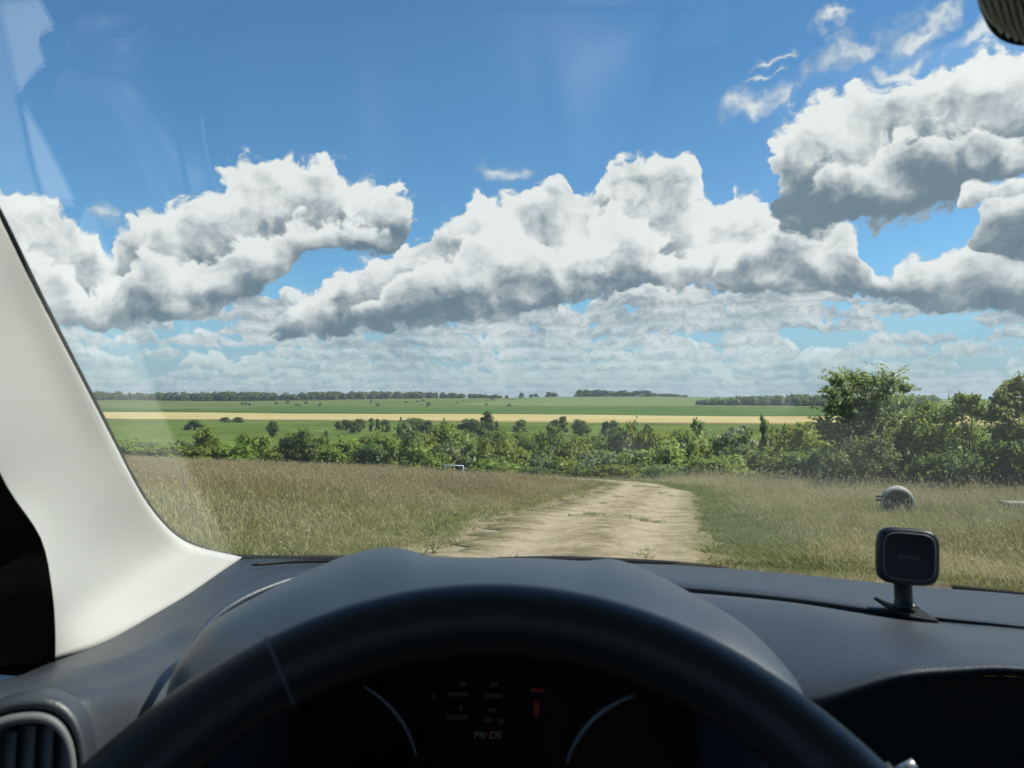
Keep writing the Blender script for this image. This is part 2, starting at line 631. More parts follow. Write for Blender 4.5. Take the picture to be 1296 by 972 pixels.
def mat_ground():
    m = bpy.data.materials.new('meadow_ground')
    m.use_nodes = True
    nt = m.node_tree
    b = nt.nodes['Principled BSDF']
    b.inputs['Roughness'].default_value = .95
    b.inputs['Specular IOR Level'].default_value = .05
    p = pos_nodes(nt)
    x, y, z = sep(nt, p)
    # dry sward of the near slope: straw, olive and red-brown patches
    n1 = noise(nt, p, .16, 5, .6)
    n2 = noise(nt, p, 1.9, 6, .65)
    straw = mixcol(nt, n2.smooth(.3, .7), (.135, .120, .045), (.25, .205, .095))
    olive = mixcol(nt, n2.smooth(.3, .7), (.075, .085, .022), (.145, .140, .045))
    sw = mixcol(nt, n1.smooth(.38, .62), olive, straw)
    # bare trodden soil by the track (attribute laid down with the mesh)
    at = nt.nodes.new('ShaderNodeAttribute')
    at.attribute_name = 'bare'
    bare = X(nt, at.outputs['Fac'])
    soil = mixcol(nt, n2.smooth(.25, .75), (.22, .175, .11), (.38, .31, .20))
    near = mixcol(nt, (bare + (n2 - .5) * 1.1).smooth(.35, .75), sw, soil)
    # lush valley meadow and scrubby far hillside
    m1 = noise(nt, p, .012, 6, .6)
    m2 = noise(nt, p, .11, 5, .65)
    mead = mixcol(nt, m1.smooth(.36, .62), (.090, .132, .020), (.150, .195, .036))
    mead = mixcol(nt, m2.smooth(.46, .80), mead, (.040, .072, .012))
    m3 = noise(nt, comb(nt, x * .004, y * .02, 0.0), 1.0, 5, .6)
    hill = mixcol(nt, m3.smooth(.35, .65), (.105, .138, .032), (.160, .185, .052))
    hill = mixcol(nt, m2.smooth(.55, .75), hill, (.06, .085, .022))
    far = mixcol(nt, (y + (m1 - .5) * 80).smooth(840, 980), mead, hill)
    c = mixcol(nt, (y + x * .25).smooth(84, 110), near, far)
    nt.links.new(c.s, b.inputs['Base Color'])
    bp = nt.nodes.new('ShaderNodeBump')
    bp.inputs['Strength'].default_value = .6
    bp.inputs['Distance'].default_value = .08
    nt.links.new(noise(nt, p, 6.0, 5, .65).s, bp.inputs['Height'])
    nt.links.new(bp.outputs[0], b.inputs['Normal'])
    return m


def grid_sheet(name, xs, ys, m, lift=0.0, zf=None, attrs=None, **props):
    Xg, Yg = np.meshgrid(xs, ys)
    Z = (ground_z(Xg, Yg) if zf is None else zf(Xg, Yg)) + lift
    nx, ny = len(xs), len(ys)
    V = np.stack([Xg, Yg, Z], -1).reshape(-1, 3)
    idx = np.arange(nx * ny).reshape(ny, nx)
    F = np.stack([idx[:-1, :-1], idx[:-1, 1:], idx[1:, 1:], idx[1:, :-1]], -1).reshape(-1, 4)
    me = bpy.data.meshes.new(name)
    me.from_pydata(V.tolist(), [], F.tolist())
    me.polygons.foreach_set('use_smooth', [True] * len(me.polygons))
    if attrs:
        for k, fn in attrs.items():
            at = me.attributes.new(k, 'FLOAT', 'POINT')
            at.data.foreach_set('value', fn(V[:, 0], V[:, 1]).astype(np.float32))
    me.update()
    return obj(name, me, m, **props)


def axis(a, b, n, p):
    t = np.linspace(-1, 1, n)
    return np.sign(t) * np.abs(t) ** p * np.where(t < 0, -a, b)


xs = np.unique(np.concatenate([axis(-6000, 6000, 161, 3.2), np.arange(-40, 40.1, .8)]))
ys = np.unique(np.concatenate([np.linspace(-400, -10, 14), np.arange(-8, 80, .7), 80 + 40 * np.linspace(0, 1, 36), np.geomspace(122, 9000, 130)]))
grid_sheet('ground', xs, ys, mat_ground(), attrs={'bare': lambda x, y: sstep(1.9, -.2, track_dist(x, y)) * (y < 70)}, kind='structure')


# the dirt track: a worn sheet with two wheel lanes and a higher strip between
def build_track():
    prof = np.linspace(-1, 1, 41)
    V, F, L = [], [], []
    pts = crom([tuple(p) for p in TRACK], 5)
    W = np.interp(np.linspace(0, 1, len(pts)), np.linspace(0, 1, len(TW)), TW)
    r1 = np.random.default_rng(3)
    ph = r1.uniform(0, 6.28, 12)
    for i, p in enumerate(pts):
        t = pts[min(i + 1, len(pts) - 1)] - pts[max(i - 1, 0)]
        t /= np.hypot(*t)
        nrm = np.array([t[1], -t[0]])
        s = i * .28
        wl = W[i] * (1 + .10 * math.sin(s * 1.1 + ph[0]) + .08 * math.sin(s * 2.9 + ph[1]) + .05 * math.sin(s * 7.1 + ph[2])) + r1.normal() * .05
        wr = W[i] * (1 + .08 * math.sin(s * .9 + ph[3]) + .09 * math.sin(s * 2.3 + ph[4]) + .05 * math.sin(s * 6.3 + ph[5])) + r1.normal() * .05
        for q in prof:
            off = q * (wr if q > 0 else wl)
            x, y = p + nrm * off
            rut = -.065 * (math.exp(-((abs(q) - .5) / .2) ** 2)) + .02 * math.exp(-(q / .16) ** 2)
            edge = -.055 * max(0, abs(q) - .88) / .12
            z = gz(x, y) + .070 + rut * .8 + edge + r1.normal() * .004
            V.append((x, y, z))
            L.append(q)
    n = len(prof)
    for i in range(len(pts) - 1):
        for j in range(n - 1):
            F.append((i * n + j, i * n + j + 1, (i + 1) * n + j + 1, (i + 1) * n + j))
    me = new_mesh('dirt_track', V, F, True)
    at = me.attributes.new('lane', 'FLOAT', 'POINT')
    at.data.foreach_set('value', np.array(L, np.float32))
    m = bpy.data.materials.new('dirt')
    m.use_nodes = True
    nt = m.node_tree
    b = nt.nodes['Principled BSDF']
    b.inputs['Roughness'].default_value = .95
    b.inputs['Specular IOR Level'].default_value = .06
    p = pos_nodes(nt)
    n0 = noise(nt, p, 1.1, 6, .66)
    n1 = noise(nt, p, 4.5, 6, .72)
    n2 = noise(nt, p, 22, 5, .75)
    c = mixcol(nt, n0.smooth(.40, .60), (.285, .215, .125), (.43, .34, .215))
    c = mixcol(nt, n1.smooth(.42, .72), c, (.48, .39, .26))
    c = mixcol(nt, n2.smooth(.54, .76), c, (.22, .165, .10))
    n3 = noise(nt, p, 1.7, 6, .72)
    a = nt.nodes.new('ShaderNodeAttribute')
    a.attribute_name = 'lane'
    q = X(nt, a.outputs['Fac']).op('ABSOLUTE')
    c = mixcol(nt, ((q - .50).op('ABSOLUTE').smooth(.26, .06)) * n3.smooth(.35, .6) * .55, c, (.50, .41, .275))
    c = mixcol(nt, q.smooth(.20, .04) * (n3 + (n1 - .5) * .6).smooth(.44, .62) * .8, c, (.17, .145, .07))
    c = mixcol(nt, (q + (n1 - .5) * .9 + (n3 - .5) * .8).smooth(.62, .98), c, (.21, .185, .09))
    nt.links.new(c.s, b.inputs['Base Color'])
    bp = nt.nodes.new('ShaderNodeBump')
    bp.inputs['Strength'].default_value = 1.0
    bp.inputs['Distance'].default_value = .05
    nt.links.new((n1 + n2 * .4).s, bp.inputs['Height'])
    nt.links.new(bp.outputs[0], b.inputs['Normal'])
    obj('dirt_track', me, m, kind='structure')


build_track()


# far fields: standing crops, each a sheet the height of its crop above the ground
def field(name, corners, lift, c1, c2, sc, nu=70, nv=24, stripe=None):
    (a, b, c, d) = [np.array(k, float) for k in corners]     # near left, near right, far right, far left
    V, F = [], []
    for j in range(nv + 1):
        for i in range(nu + 1):
            s, t = i / nu, j / nv
            p = (a * (1 - s) + b * s) * (1 - t) + (d * (1 - s) + c * s) * t
            e = 0 if 0 < t < 1 else 2.0 * math.sin(i * 1.7) + 1.6 * math.sin(i * .63)
            V.append((p[0], p[1] + e, gz(p[0], p[1]) + lift))
    n = nu + 1
    for j in range(nv):
        for i in range(nu):
            F.append((j * n + i, j * n + i + 1, (j + 1) * n + i + 1, (j + 1) * n + i))
    # the standing edge of the crop
    base = len(V)
    for i in range(n):
        x, y, z = V[i]
        V.append((x, y - .3, z - lift - .5))
    for i in range(nu):
        F.append((base + i, base + i + 1, i + 1, i))
    me = new_mesh(name, V, F, True)
    m = bpy.data.materials.new(name)
    m.use_nodes = True
    nt = m.node_tree
    bs = nt.nodes['Principled BSDF']
    bs.inputs['Roughness'].default_value = .95
    bs.inputs['Specular IOR Level'].default_value = .05
    p = pos_nodes(nt)
    x, y, z = sep(nt, p)
    nn = noise(nt, comb(nt, x * sc * .25, y * sc, 0.0), 1.0, 6, .62)
    cc = mixcol(nt, nn.smooth(.34, .66), c1, c2)
    if stripe:
        nn2 = noise(nt, comb(nt, x * .002, y * .05, 0.0), 1.0, 3, .5)
        cc = mixcol(nt, nn2.smooth(.5, .7) * .6, cc, stripe)
    nt.links.new(cc.s, bs.inputs['Base Color'])
    obj(name, me, m, kind='structure')


field('wheat_field', [(-640, 760), (560, 388), (760, 640), (-900, 1000)], .9, (.44, .335, .125), (.57, .45, .195), .02, stripe=(.46, .38, .20))
field('dark_crop_field', [(-420, 935), (760, 655), (760, 985), (-330, 1105)], .7, (.066, .125, .018), (.095, .160, .026), .012)
field('pale_crop_field', [(-90, 1118), (900, 1010), (1100, 1595), (60, 1600)], .8, (.145, .190, .058), (.19, .23, .08), .008, stripe=(.17, .19, .085))
field('green_crop_strip', [(-900, 1030), (-440, 945), (-400, 1020), (-900, 1110)], .6, (.055, .10, .020), (.08, .125, .03), .012)


# ------------------------------------------------------------------ trees and shrubs
def leaves(C, N, size, rng, elong=1.5, droop=0.0):
    """one rhombic leaf (or leaf spray) per centre C with outward direction N"""
    n = len(C)
    nrm = N + rng.normal(size=(n, 3)) * .75 + np.array([0, 0, .45])
    nrm /= np.linalg.norm(nrm, axis=1, keepdims=True)
    nrm *= np.where(np.sum(nrm * (N + np.array([0, 0, .3])), 1, keepdims=True) < 0, -1, 1)
    t = rng.normal(size=(n, 3))
    t[:, 2] -= droop
    t -= nrm * np.sum(t * nrm, 1, keepdims=True)
    t /= np.linalg.norm(t, axis=1, keepdims=True)
    b = np.cross(nrm, t)
    s = (size * rng.uniform(.6, 1.35, n))[:, None]
    return np.stack([C - t * s * elong * .5, C - b * s * .5 - t * s * .1, C + t * s * elong * .5, C + b * s * .5 - t * s * .1], 1)


def crown(kind, seed, n, size):
    """unit-height crown as leaf sprays gathered in lobes: z 0..1, radius about .5"""
    rng = np.random.default_rng(seed)
    lobes = []
    K = dict(round=17, tall=17, cone=24, bush=18, open=15)[kind]
    for k in range(K):
        a = rng.uniform(0, 6.283)
        if kind == 'round':
            h = rng.uniform(.14, .88)
            r = .36 * math.sqrt(max(.04, 1 - ((h - .54) / .50) ** 2)) * rng.uniform(.35, 1)
            lr = rng.uniform(.11, .19)
        elif kind == 'open':
            h = rng.uniform(.30, .92)
            r = .42 * math.sqrt(max(.04, 1 - ((h - .58) / .46) ** 2)) * rng.uniform(.5, 1)
            lr = rng.uniform(.08, .14)
        elif kind == 'tall':
            h = rng.uniform(.10, .93)
            r = .24 * math.sqrt(max(.03, 1 - ((h - .5) / .5) ** 2)) * rng.uniform(.3, 1)
            lr = rng.uniform(.08, .14)
        elif kind == 'cone':
            h = (k + .5) / K * .92 + .04
            r = .34 * (1 - h) * rng.uniform(.4, 1)
            lr = .05 + .12 * (1 - h)
        else:
            h = rng.uniform(.10, .80)
            r = .42 * math.sqrt(max(.05, 1 - (h / .95) ** 2)) * rng.uniform(.3, 1)
            lr = rng.uniform(.13, .22)
        lobes.append((np.array([r * math.cos(a), r * math.sin(a), h]), lr, rng.uniform(0, 1)))
    C, N, T = [], [], []
    w = np.array([l[1] ** 2 for l in lobes])
    cnt = (w / w.sum() * n).astype(int)
    for (c, lr, tn), m in zip(lobes, cnt):
        d = rng.normal(size=(m, 3))
        d /= np.linalg.norm(d, axis=1, keepdims=True)
        d[:, 2] = np.where((d[:, 2] < -.2) & (rng.random(m) < .5), -d[:, 2], d[:, 2])
        # uneven lobe: bumps and a few shoots that stick out
        rr = lr * (1 + .22 * np.sin(d[:, 0] * 7 + c[0] * 40) * np.sin(d[:, 1] * 6 + c[1] * 40) + .16 * np.sin(d[:, 2] * 9 + tn * 9))
        rr = rr * np.where(rng.random(m) < .10, rng.uniform(1.05, 1.45, m), rng.uniform(.55, 1.05, m))
        C.append(c + d * rr[:, None] * np.array([1, 1, .85]))
        N.append(d)
        T.append(np.clip(.5 * tn + rng.uniform(0, .6, m), 0, 1))
    C, N, T = np.vstack(C), np.vstack(N), np.concatenate(T)
    C[:, 2] = np.maximum(C[:, 2], .012)
    top = np.percentile(C[:, 2], 99.7)
    C[:, 2] /= top
    return quad_mesh('crown', leaves(C, N, size, rng), T, N)


def trunk(kind, seed):
    rng = random.Random(seed)
    parts = []
    if kind == 'bush':
        for k in range(5):
            a = rng.uniform(0, 6.28)
            r = rng.uniform(.10, .25)
            parts.append(tube([(0.02 * math.cos(a), .02 * math.sin(a), -.05), (r * .4 * math.cos(a), r * .4 * math.sin(a), .25), (r * math.cos(a), r * math.sin(a), .6)], [.018, .013, .005], 5))
    else:
        hh = dict(round=.62, tall=.85, cone=.92, open=.7)[kind]
        path = [(0, 0, -.06), (.008, .004, .12), (.015, -.01, .3), (0, .01, hh * .7), (.01, 0, hh)]
        parts.append(tube(path, [.036, .027, .022, .014, .005], 7))
        for k in range(7):
            a = k * 2.4 + rng.uniform(-.4, .4)
            h = rng.uniform(.22, hh * .75)
            r = rng.uniform(.14, .30) * (.55 if kind in ('tall', 'cone') else 1)
            parts.append(tube([(0, 0, h), (r * .5 * math.cos(a), r * .5 * math.sin(a), h + .08), (r * math.cos(a), r * math.sin(a), h + .22)], [.013, .009, .003], 5))
    v, f = join(parts)
    return new_mesh('trunk', v, f, True)


PROTO = {}
for kind, seeds, n, size in (('round', (11, 12, 13, 14), 4200, .040), ('tall', (21, 22, 23), 3600, .034), ('cone', (31, 32), 3600, .036), ('bush', (41, 42, 43, 44), 3600, .048), ('open', (51, 52), 3400, .036)):
    PROTO[kind] = [(crown(kind, s, n, size), trunk(kind, s)) for s in seeds]
CROWN_COPIES = {}


def crown_with(me, mname):
    key = (me.name, mname)
    if key not in CROWN_COPIES:
        c = me.copy()
        c.materials.clear()
        c.materials.append(MATS[mname])
        CROWN_COPIES[key] = c
    return CROWN_COPIES[key]


tr = random.Random(99)


def tree(name, kind, leaf, px, top, w, d, label, category='tree', group=None, sink=.0):
    """tree standing on the ground at distance d; its height and width are its real size"""
    p = P(px, top, d)
    zb = gz(p.x, p.y) - sink
    h = max(.6, p.z - zb)
    wid = w / FPX * d * (1.9 if kind in ('tall', 'cone') else 1.55)
    root = empty(name, (p.x, p.y, zb), tr.uniform(0, 6.28), label=label, category=category)
    if group:
        root['group'] = group
    cm, tm = tr.choice(PROTO[kind])
    for nm, me in (('crown', crown_with(cm, leaf)), ('trunk', tm)):
        if nm == 'trunk' and not tm.materials:
            tm.materials.append(MATS['bark'])
        o = bpy.data.objects.new(nm, me)
        col.objects.link(o)
        o.parent = root
        o.scale = (wid, wid, h)
    return root


G1 = 'trees and shrubs of the valley thicket'
LOOK = {('round', 'leaf_green'): 'mid-green round-headed tree', ('round', 'leaf_dark'): 'dark green round-headed tree', ('round', 'leaf_light'): 'bright green round-headed tree',
        ('round', 'leaf_grey'): 'grey-green round-headed willow', ('tall', 'leaf_dark'): 'tall narrow dark green tree', ('tall', 'leaf_green'): 'tall narrow mid-green tree',
        ('tall', 'leaf_light'): 'slim pale green young tree', ('bush', 'leaf_green'): 'mid-green bushy shrub', ('bush', 'leaf_dark'): 'dark green bushy shrub',
        ('bush', 'leaf_light'): 'bright green bushy shrub', ('bush', 'leaf_grey'): 'grey-green willow shrub'}
ZONE = [(260, 'on the brown field edge by the pillar'), (350, 'on the brown field edge'), (450, 'short of the dense thicket'), (545, 'where the dense thicket begins'), (605, 'around the white pipe rail'),
        (665, 'below the lone cone-shaped meadow tree'), (735, 'between pipe rail and track end'), (800, 'straight beyond the end of the dirt track'), (860, 'beyond the bend of the dirt track'), (945, 'short of the spire-shaped tree'), (2000, 'between the spire-shaped tree and the willow')]


def valley_label(k, lf, x, d):
    z = next(t for lim, t in ZONE if x < lim)
    row = 'front' if d < 98 else 'back'
    return LOOK[(k, lf)] + (' in the %s row ' % row) + z


g, dk, gy, lt = 'leaf_green', 'leaf_dark', 'leaf_grey', 'leaf_light'
VALLEY = [  # kind, leaf, x, top, width, distance
    ('bush', lt, 150, 556, 46, 92), ('bush', gy, 178, 560, 44, 95), ('bush', lt, 205, 563, 50, 90), ('bush', gy, 236, 558, 44, 94),
    ('round', g, 266, 541, 38, 92), ('bush', lt, 246, 566, 34, 88), ('bush', lt, 300, 562, 44, 90), ('round', lt, 318, 549, 34, 93), ('bush', g, 343, 565, 34, 88),
    ('round', dk, 382, 544, 36, 90), ('tall', lt, 405, 551, 22, 96), ('bush', lt, 417, 566, 36, 92), ('bush', g, 441, 556, 52, 95), ('bush', dk, 470, 562, 44, 90), ('tall', lt, 494, 554, 22, 86),
    ('round', dk, 508, 537, 50, 118), ('tall', dk, 517, 548, 30, 104), ('bush', g, 485, 548, 44, 112), ('round', g, 536, 541, 42, 124), ('bush', lt, 533, 562, 46, 90), ('bush', lt, 549, 573, 40, 84),
    ('round', g, 567, 540, 48, 122), ('bush', gy, 573, 562, 44, 92), ('round', dk, 598, 550, 52, 130), ('bush', dk, 604, 572, 40, 100), ('round', g, 632, 558, 50, 100), ('bush', lt, 612, 582, 28, 84),
    ('round', g, 655, 560, 42, 104), ('round', dk, 676, 551, 50, 112), ('bush', gy, 680, 578, 38, 88), ('tall', dk, 706, 541, 34, 118), ('round', g, 690, 544, 44, 150), ('round', g, 722, 560, 50, 108),
    ('bush', g, 715, 580, 44, 86), ('round', gy, 748, 572, 56, 96), ('bush', dk, 740, 590, 50, 84), ('round', g, 752, 553, 50, 140), ('round', gy, 778, 572, 52, 92), ('bush', g, 765, 588, 50, 80),
    ('round', dk, 793, 535, 34, 132), ('round', g, 815, 541, 50, 126), ('bush', lt, 804, 574, 38, 86), ('round', lt, 838, 562, 56, 84), ('bush', gy, 822, 586, 44, 78), ('tall', dk, 886, 533, 30, 116),
    ('round', g, 866, 546, 54, 108), ('tall', g, 872, 560, 40, 92), ('round', g, 905, 551, 50, 104), ('bush', lt, 898, 580, 56, 74), ('round', gy, 932, 545, 62, 100), ('bush', g, 925, 576, 56, 78),
    ('bush', dk, 872, 588, 44, 76), ('round', g, 978, 546, 48, 98), ('bush', dk, 952, 566, 60, 80), ('bush', g, 986, 572, 62, 74), ('bush', dk, 1018, 574, 60, 70), ('bush', dk, 1040, 566, 54, 66),
    ('round', g, 650, 545, 56, 170), ('round', dk, 770, 550, 60, 165), ('round', g, 840, 543, 56, 160), ('round', g, 470, 551, 50, 150), ('bush', g, 430, 565, 60, 130), ('round', dk, 625, 548, 50, 165),
    ('bush', g, 655, 588, 54, 84), ('bush', dk, 690, 592, 54, 82), ('bush', dk, 640, 580, 46, 90), ('bush', g, 795, 590, 50, 76), ('bush', dk, 845, 592, 54, 74), ('bush', dk, 560, 580, 44, 94)]
for (k, lf, x, t, w, d) in VALLEY:
    tree('shrub' if k == 'bush' else 'tree', k, lf, x, t, w, d, valley_label(k, lf, x, d), 'shrub' if k == 'bush' else 'tree', G1)
tree('tree', 'cone', dk, 965, 531, 34, 92, 'dark spire-shaped tree standing beside the yellow-green bushy tree')
tree('tree', 'round', 'leaf_yellow', 1010, 537, 70, 84, 'broad yellow-green tree between the spire-shaped tree and the big willow')
tree('tree', 'bush', 'leaf_yellow', 1028, 552, 40, 78, 'yellow-green bush hard against the left side of the big willow', 'shrub')
tree('conifer_tree', 'cone', dk, 617, 521, 30, 330, 'tallest dark cone-shaped tree alone on the far side of the green meadow')

# lone bushes on the green meadow in front of the wheat
G2 = 'small dark bushes scattered over the meadow'
for (x, t, w, d, k) in [(602, 531, 12, 380, 'round'), (593, 530, 18, 400, 'round'), (629, 533, 9, 330, 'tall'), (527, 529, 24, 400, 'bush'), (518, 531, 14, 390, 'bush'), (540, 532, 12, 400, 'bush'),
                        (438, 531, 10, 430, 'round'), (456, 530, 11, 420, 'round'), (470, 529, 8, 420, 'tall'), (478, 530, 8, 415, 'tall'), (487, 531, 10, 415, 'bush'), (448, 533, 12, 400, 'bush'),
                        (658, 531, 14, 390, 'round'), (701, 531, 12, 380, 'round'), (713, 527, 12, 370, 'tall'), (735, 531, 16, 370, 'round'), (767, 533, 9, 360, 'bush'), (776, 532, 11, 360, 'bush'), (345, 533, 12, 360, 'bush'),
                        (285, 528, 9, 560, 'bush'), (300, 528, 11, 560, 'bush'), (246, 531, 16, 420, 'bush'), (428, 533, 7, 440, 'bush'), (563, 533, 9, 400, 'bush'), (412, 545, 6, 300, 'bush'), (940, 538, 9, 380, 'bush'), (926, 540, 7, 360, 'bush'), (820, 536, 7, 380, 'bush')]:
    tree('bush', 'bush' if k == 'round' else k, dk, x, t, w, d, 'small dark bush dotted on the green meadow before the wheat', 'bush', G2)

# row of trees along the skyline
G3 = 'row of trees on the skyline'
for (x, t, w) in [(733, 493, 9), (741, 493, 10), (750, 494, 9), (758, 493, 10), (768, 494, 12), (778, 495, 11), (788, 494, 13), (797, 496, 10), (807, 494, 13), (817, 494, 11), (826, 497, 9), (836, 498, 10), (846, 498, 9), (856, 499, 10), (866, 500, 9)]:
    tree('skyline_tree', tr.choice(['bush', 'round', 'bush']), dk, x, t, w, 1590, 'dark round tree in the close row along the skyline', 'tree', G3, .4)
for (x, t, w) in [(660, 497, 5), (672, 499, 4), (678, 498, 5), (695, 496, 7), (702, 497, 6)]:
    tree('skyline_tree', 'bush', dk, x, t, w, 1590, 'lone small tree standing apart on the skyline ridge', 'tree', 'lone trees on the skyline', .4)
r3 = random.Random(4)
for i in range(24):
    x = r3.uniform(890, 1180)
    tree('skyline_tree', 'bush', dk, x, r3.uniform(501.5, 503.5), r3.uniform(3, 7), 1585, 'tiny dark bush on the low skyline right of the tree row', 'bush', 'tiny skyline bushes', .4)
for i in range(34):
    x, yy = r3.uniform(300, 660), r3.uniform(1080, 1520)
    tree('hillside_bush', 'bush', dk, x, 511 - (yy - 1080) / 440 * 8 + r3.uniform(-.4, .6), r3.uniform(2.0, 4), yy, 'tiny dark bush scattered on the far scrubby hillside', 'bush', 'bushes on the far hillside', .6)


def woodland(name, pts, n, seed, label, hh, leafname):
    """far wood that reads as one mass"""
    rng = np.random.default_rng(seed)
    C, N, T = [], [], []
    pts = np.array(pts, float)
    for i in range(n):
        t = rng.uniform(0, len(pts) - 1)
        k = int(t)
        c = pts[k] * (1 - t + k) + pts[min(k + 1, len(pts) - 1)] * (t - k)
        x, y = c[0] + rng.normal() * 4, c[1] + rng.uniform(0, c[2])
        h = hh * rng.uniform(.55, 1.15) * c[3]
        r = h * rng.uniform(.38, .6)
        m = 150
        d = rng.normal(size=(m, 3))
        d /= np.linalg.norm(d, axis=1, keepdims=True)
        C.append(np.array([x, y, gz(x, y) + h * .48]) + d * np.array([r, r, h * .52]) * rng.uniform(.7, 1.08, (m, 1)))
        N.append(d)
        T.append(np.clip(rng.uniform(0, .5) + rng.uniform(0, .5, m), 0, 1))
    C, N, T = np.vstack(C), np.vstack(N), np.concatenate(T)
    obj(name, quad_mesh(name, leaves(C, N, hh * .17, rng), T, N), MATS[leafname], kind='stuff', label=label, category='wood')


def at(px, d):
    return (px - 648) / FPX * d


woodland('far_wood', [(at(60, 1500), 1500, 60, .9), (at(200, 1480), 1480, 60, .8), (at(290, 1450), 1450, 60, 1.0), (at(330, 1480), 1480, 80, .75), (at(420, 1500), 1500, 80, .8), (at(540, 1570), 1570, 50, .7), (at(640, 1600), 1600, 20, .3)], 420, 1,
         'long dark belt of woodland along the skyline on the left', 17, 'leaf_dark')
woodland('hillside_wood', [(at(885, 1120), 1120, 20, .45), (at(930, 1110), 1110, 40, .75), (at(1000, 1100), 1100, 50, 1.0), (at(1060, 1090), 1090, 50, 1.1), (at(1200, 1080), 1080, 50, 1.0)], 170, 2,
         'dark block of woodland lying across the hillside above the wheat', 15, 'leaf_dark')


# ---- the big willow and its neighbours on the right
def willow():
    rng = np.random.default_rng(77)
    base = P(1100, 610, 54)
    zb = gz(base.x, base.y)
    root = empty('willow_tree', (base.x, base.y, zb), label='big loose willow with wind-blown crown behind the grey barrel', category='tree')
    S = 54 / FPX
    tops = [(1062, 484, 20), (1083, 482, 20), (1104, 487, 22), (1126, 481, 20), (1144, 493, 18)]
    for yy in range(500, 612, 17):
        l = np.interp(yy, [475, 500, 530, 560, 600], [1056, 1046, 1040, 1038, 1042])
        r = np.interp(yy, [478, 500, 530, 560, 600], [1140, 1152, 1160, 1162, 1160])
        for xx in np.arange(l + 8, r - 4, 19):
            tops.append((xx + rng.uniform(-6, 6), yy + rng.uniform(-6, 6), rng.uniform(19, 27)))
    C, N, T = [], [], []
    limbs = [tube([(0, 0, -.3), (.1, .05, .8), (-.1, 0, 2.0), (.1, .1, 3.4)], [.26, .22, .18, .10], 8)]
    for (x, y, w) in tops:
        dd = 54 + rng.uniform(-2.2, 2.2)
        c = np.array(P(x, y, dd)) - np.array([base.x, base.y, zb])
        R = w * S * .70
        # leafy rods that rise and bend over to the left with the wind
        nb = 34
        for k in range(nb):
            d0 = rng.normal(size=3)
            d0 /= np.linalg.norm(d0)
            st = c + d0 * R * rng.uniform(.1, .75)
            direction = np.array([rng.normal() * .45 + d0[0] * .5, rng.normal() * .45 + d0[1] * .5, rng.uniform(.35, 1.1)])
            L = rng.uniform(.5, 1.0) * (1.25 if y < 500 else .9)
            m = 20
            t = np.linspace(0, 1, m)[:, None]
            path = st + direction * t * L + np.array([-.30, .05, -.42]) * (t ** 2) * L
            path = path + rng.normal(size=(m, 3)) * .045
            C.append(path)
            N.append(np.tile(d0 * .7 + np.array([0, 0, .3]), (m, 1)))
            T.append(np.clip(rng.uniform(0, .55) + rng.uniform(0, .45, m), 0, 1))
        limbs.append(tube([(0, 0, 1.0 + rng.uniform(0, 1.2)), tuple(c * .55 + np.array([0, 0, .5])), tuple(c)], [.085, .05, .02], 6))
    C, N, T = np.vstack(C), np.vstack(N), np.concatenate(T)
    o = obj('crown', quad_mesh('crown', leaves(C, N, .095, rng, 3.0, .8), T, N), MATS['leaf_willow'])
    o.parent = root
    v, f = join(limbs)
    t_ = obj('trunk', new_mesh('trunk', v, f, True), MATS['bark'])
    t_.parent = root


willow()


def big_shrub(seed, leafname, px, base_y, d, lobes, leaf, per, label, name='tree', category='tree', elong=1.6):
    """near tree or shrub from leafy shoots; lobes are (x, y, half width) measured at distance d"""
    rng = np.random.default_rng(seed)
    b = P(px, base_y, d)
    zb = gz(b.x, b.y)
    org = np.array([b.x, b.y, zb])
    root = empty(name, (b.x, b.y, zb), label=label, category=category)
    C, N, T = [], [], []
    limbs = [tube([(0, 0, -.2), (.05, .05, .7), (0, .1, 1.6)], [.12, .09, .05], 7)]
    for (x, y, w) in lobes:
        dd = d + rng.uniform(-1.2, 1.6)
        c = np.array(P(x, y, dd)) - org
        c[2] = max(c[2], .35)
        R = w / FPX * dd
        for k in range(per):
            d0 = rng.normal(size=3)
            d0 /= np.linalg.norm(d0)
            if d0[2] < -.3:
                d0[2] *= -1
            st = c + d0 * R * rng.uniform(.2, .8) * np.array([1, 1, .85])
            L = R * rng.uniform(.25, .62)
            m = 14
            t = np.linspace(0, 1, m)[:, None]
            path = st + (d0 * .8 + np.array([.0, 0, .65]) + rng.normal(size=3) * .3) * t * L + rng.normal(size=(m, 3)) * leaf * .5
            C.append(path)
            N.append(np.tile(d0, (m, 1)))
            T.append(np.clip(rng.uniform(0, .5) + rng.uniform(0, .5, m), 0, 1))
        limbs.append(tube([(0, 0, .4), tuple(c * .55 + np.array([0, 0, .12])), tuple(c)], [.055, .035, .012], 5))
    C, N, T = np.vstack(C), np.vstack(N), np.concatenate(T)
    C[:, 2] = np.maximum(C[:, 2], .03)
    o = obj('crown', quad_mesh('crown', leaves(C, N, leaf, rng, elong), T, N), MATS[leafname])
    o.parent = root
    v, f = join(limbs)
    t_ = obj('trunk', new_mesh('trunk', v, f, True), MATS['bark'])
    t_.parent = root


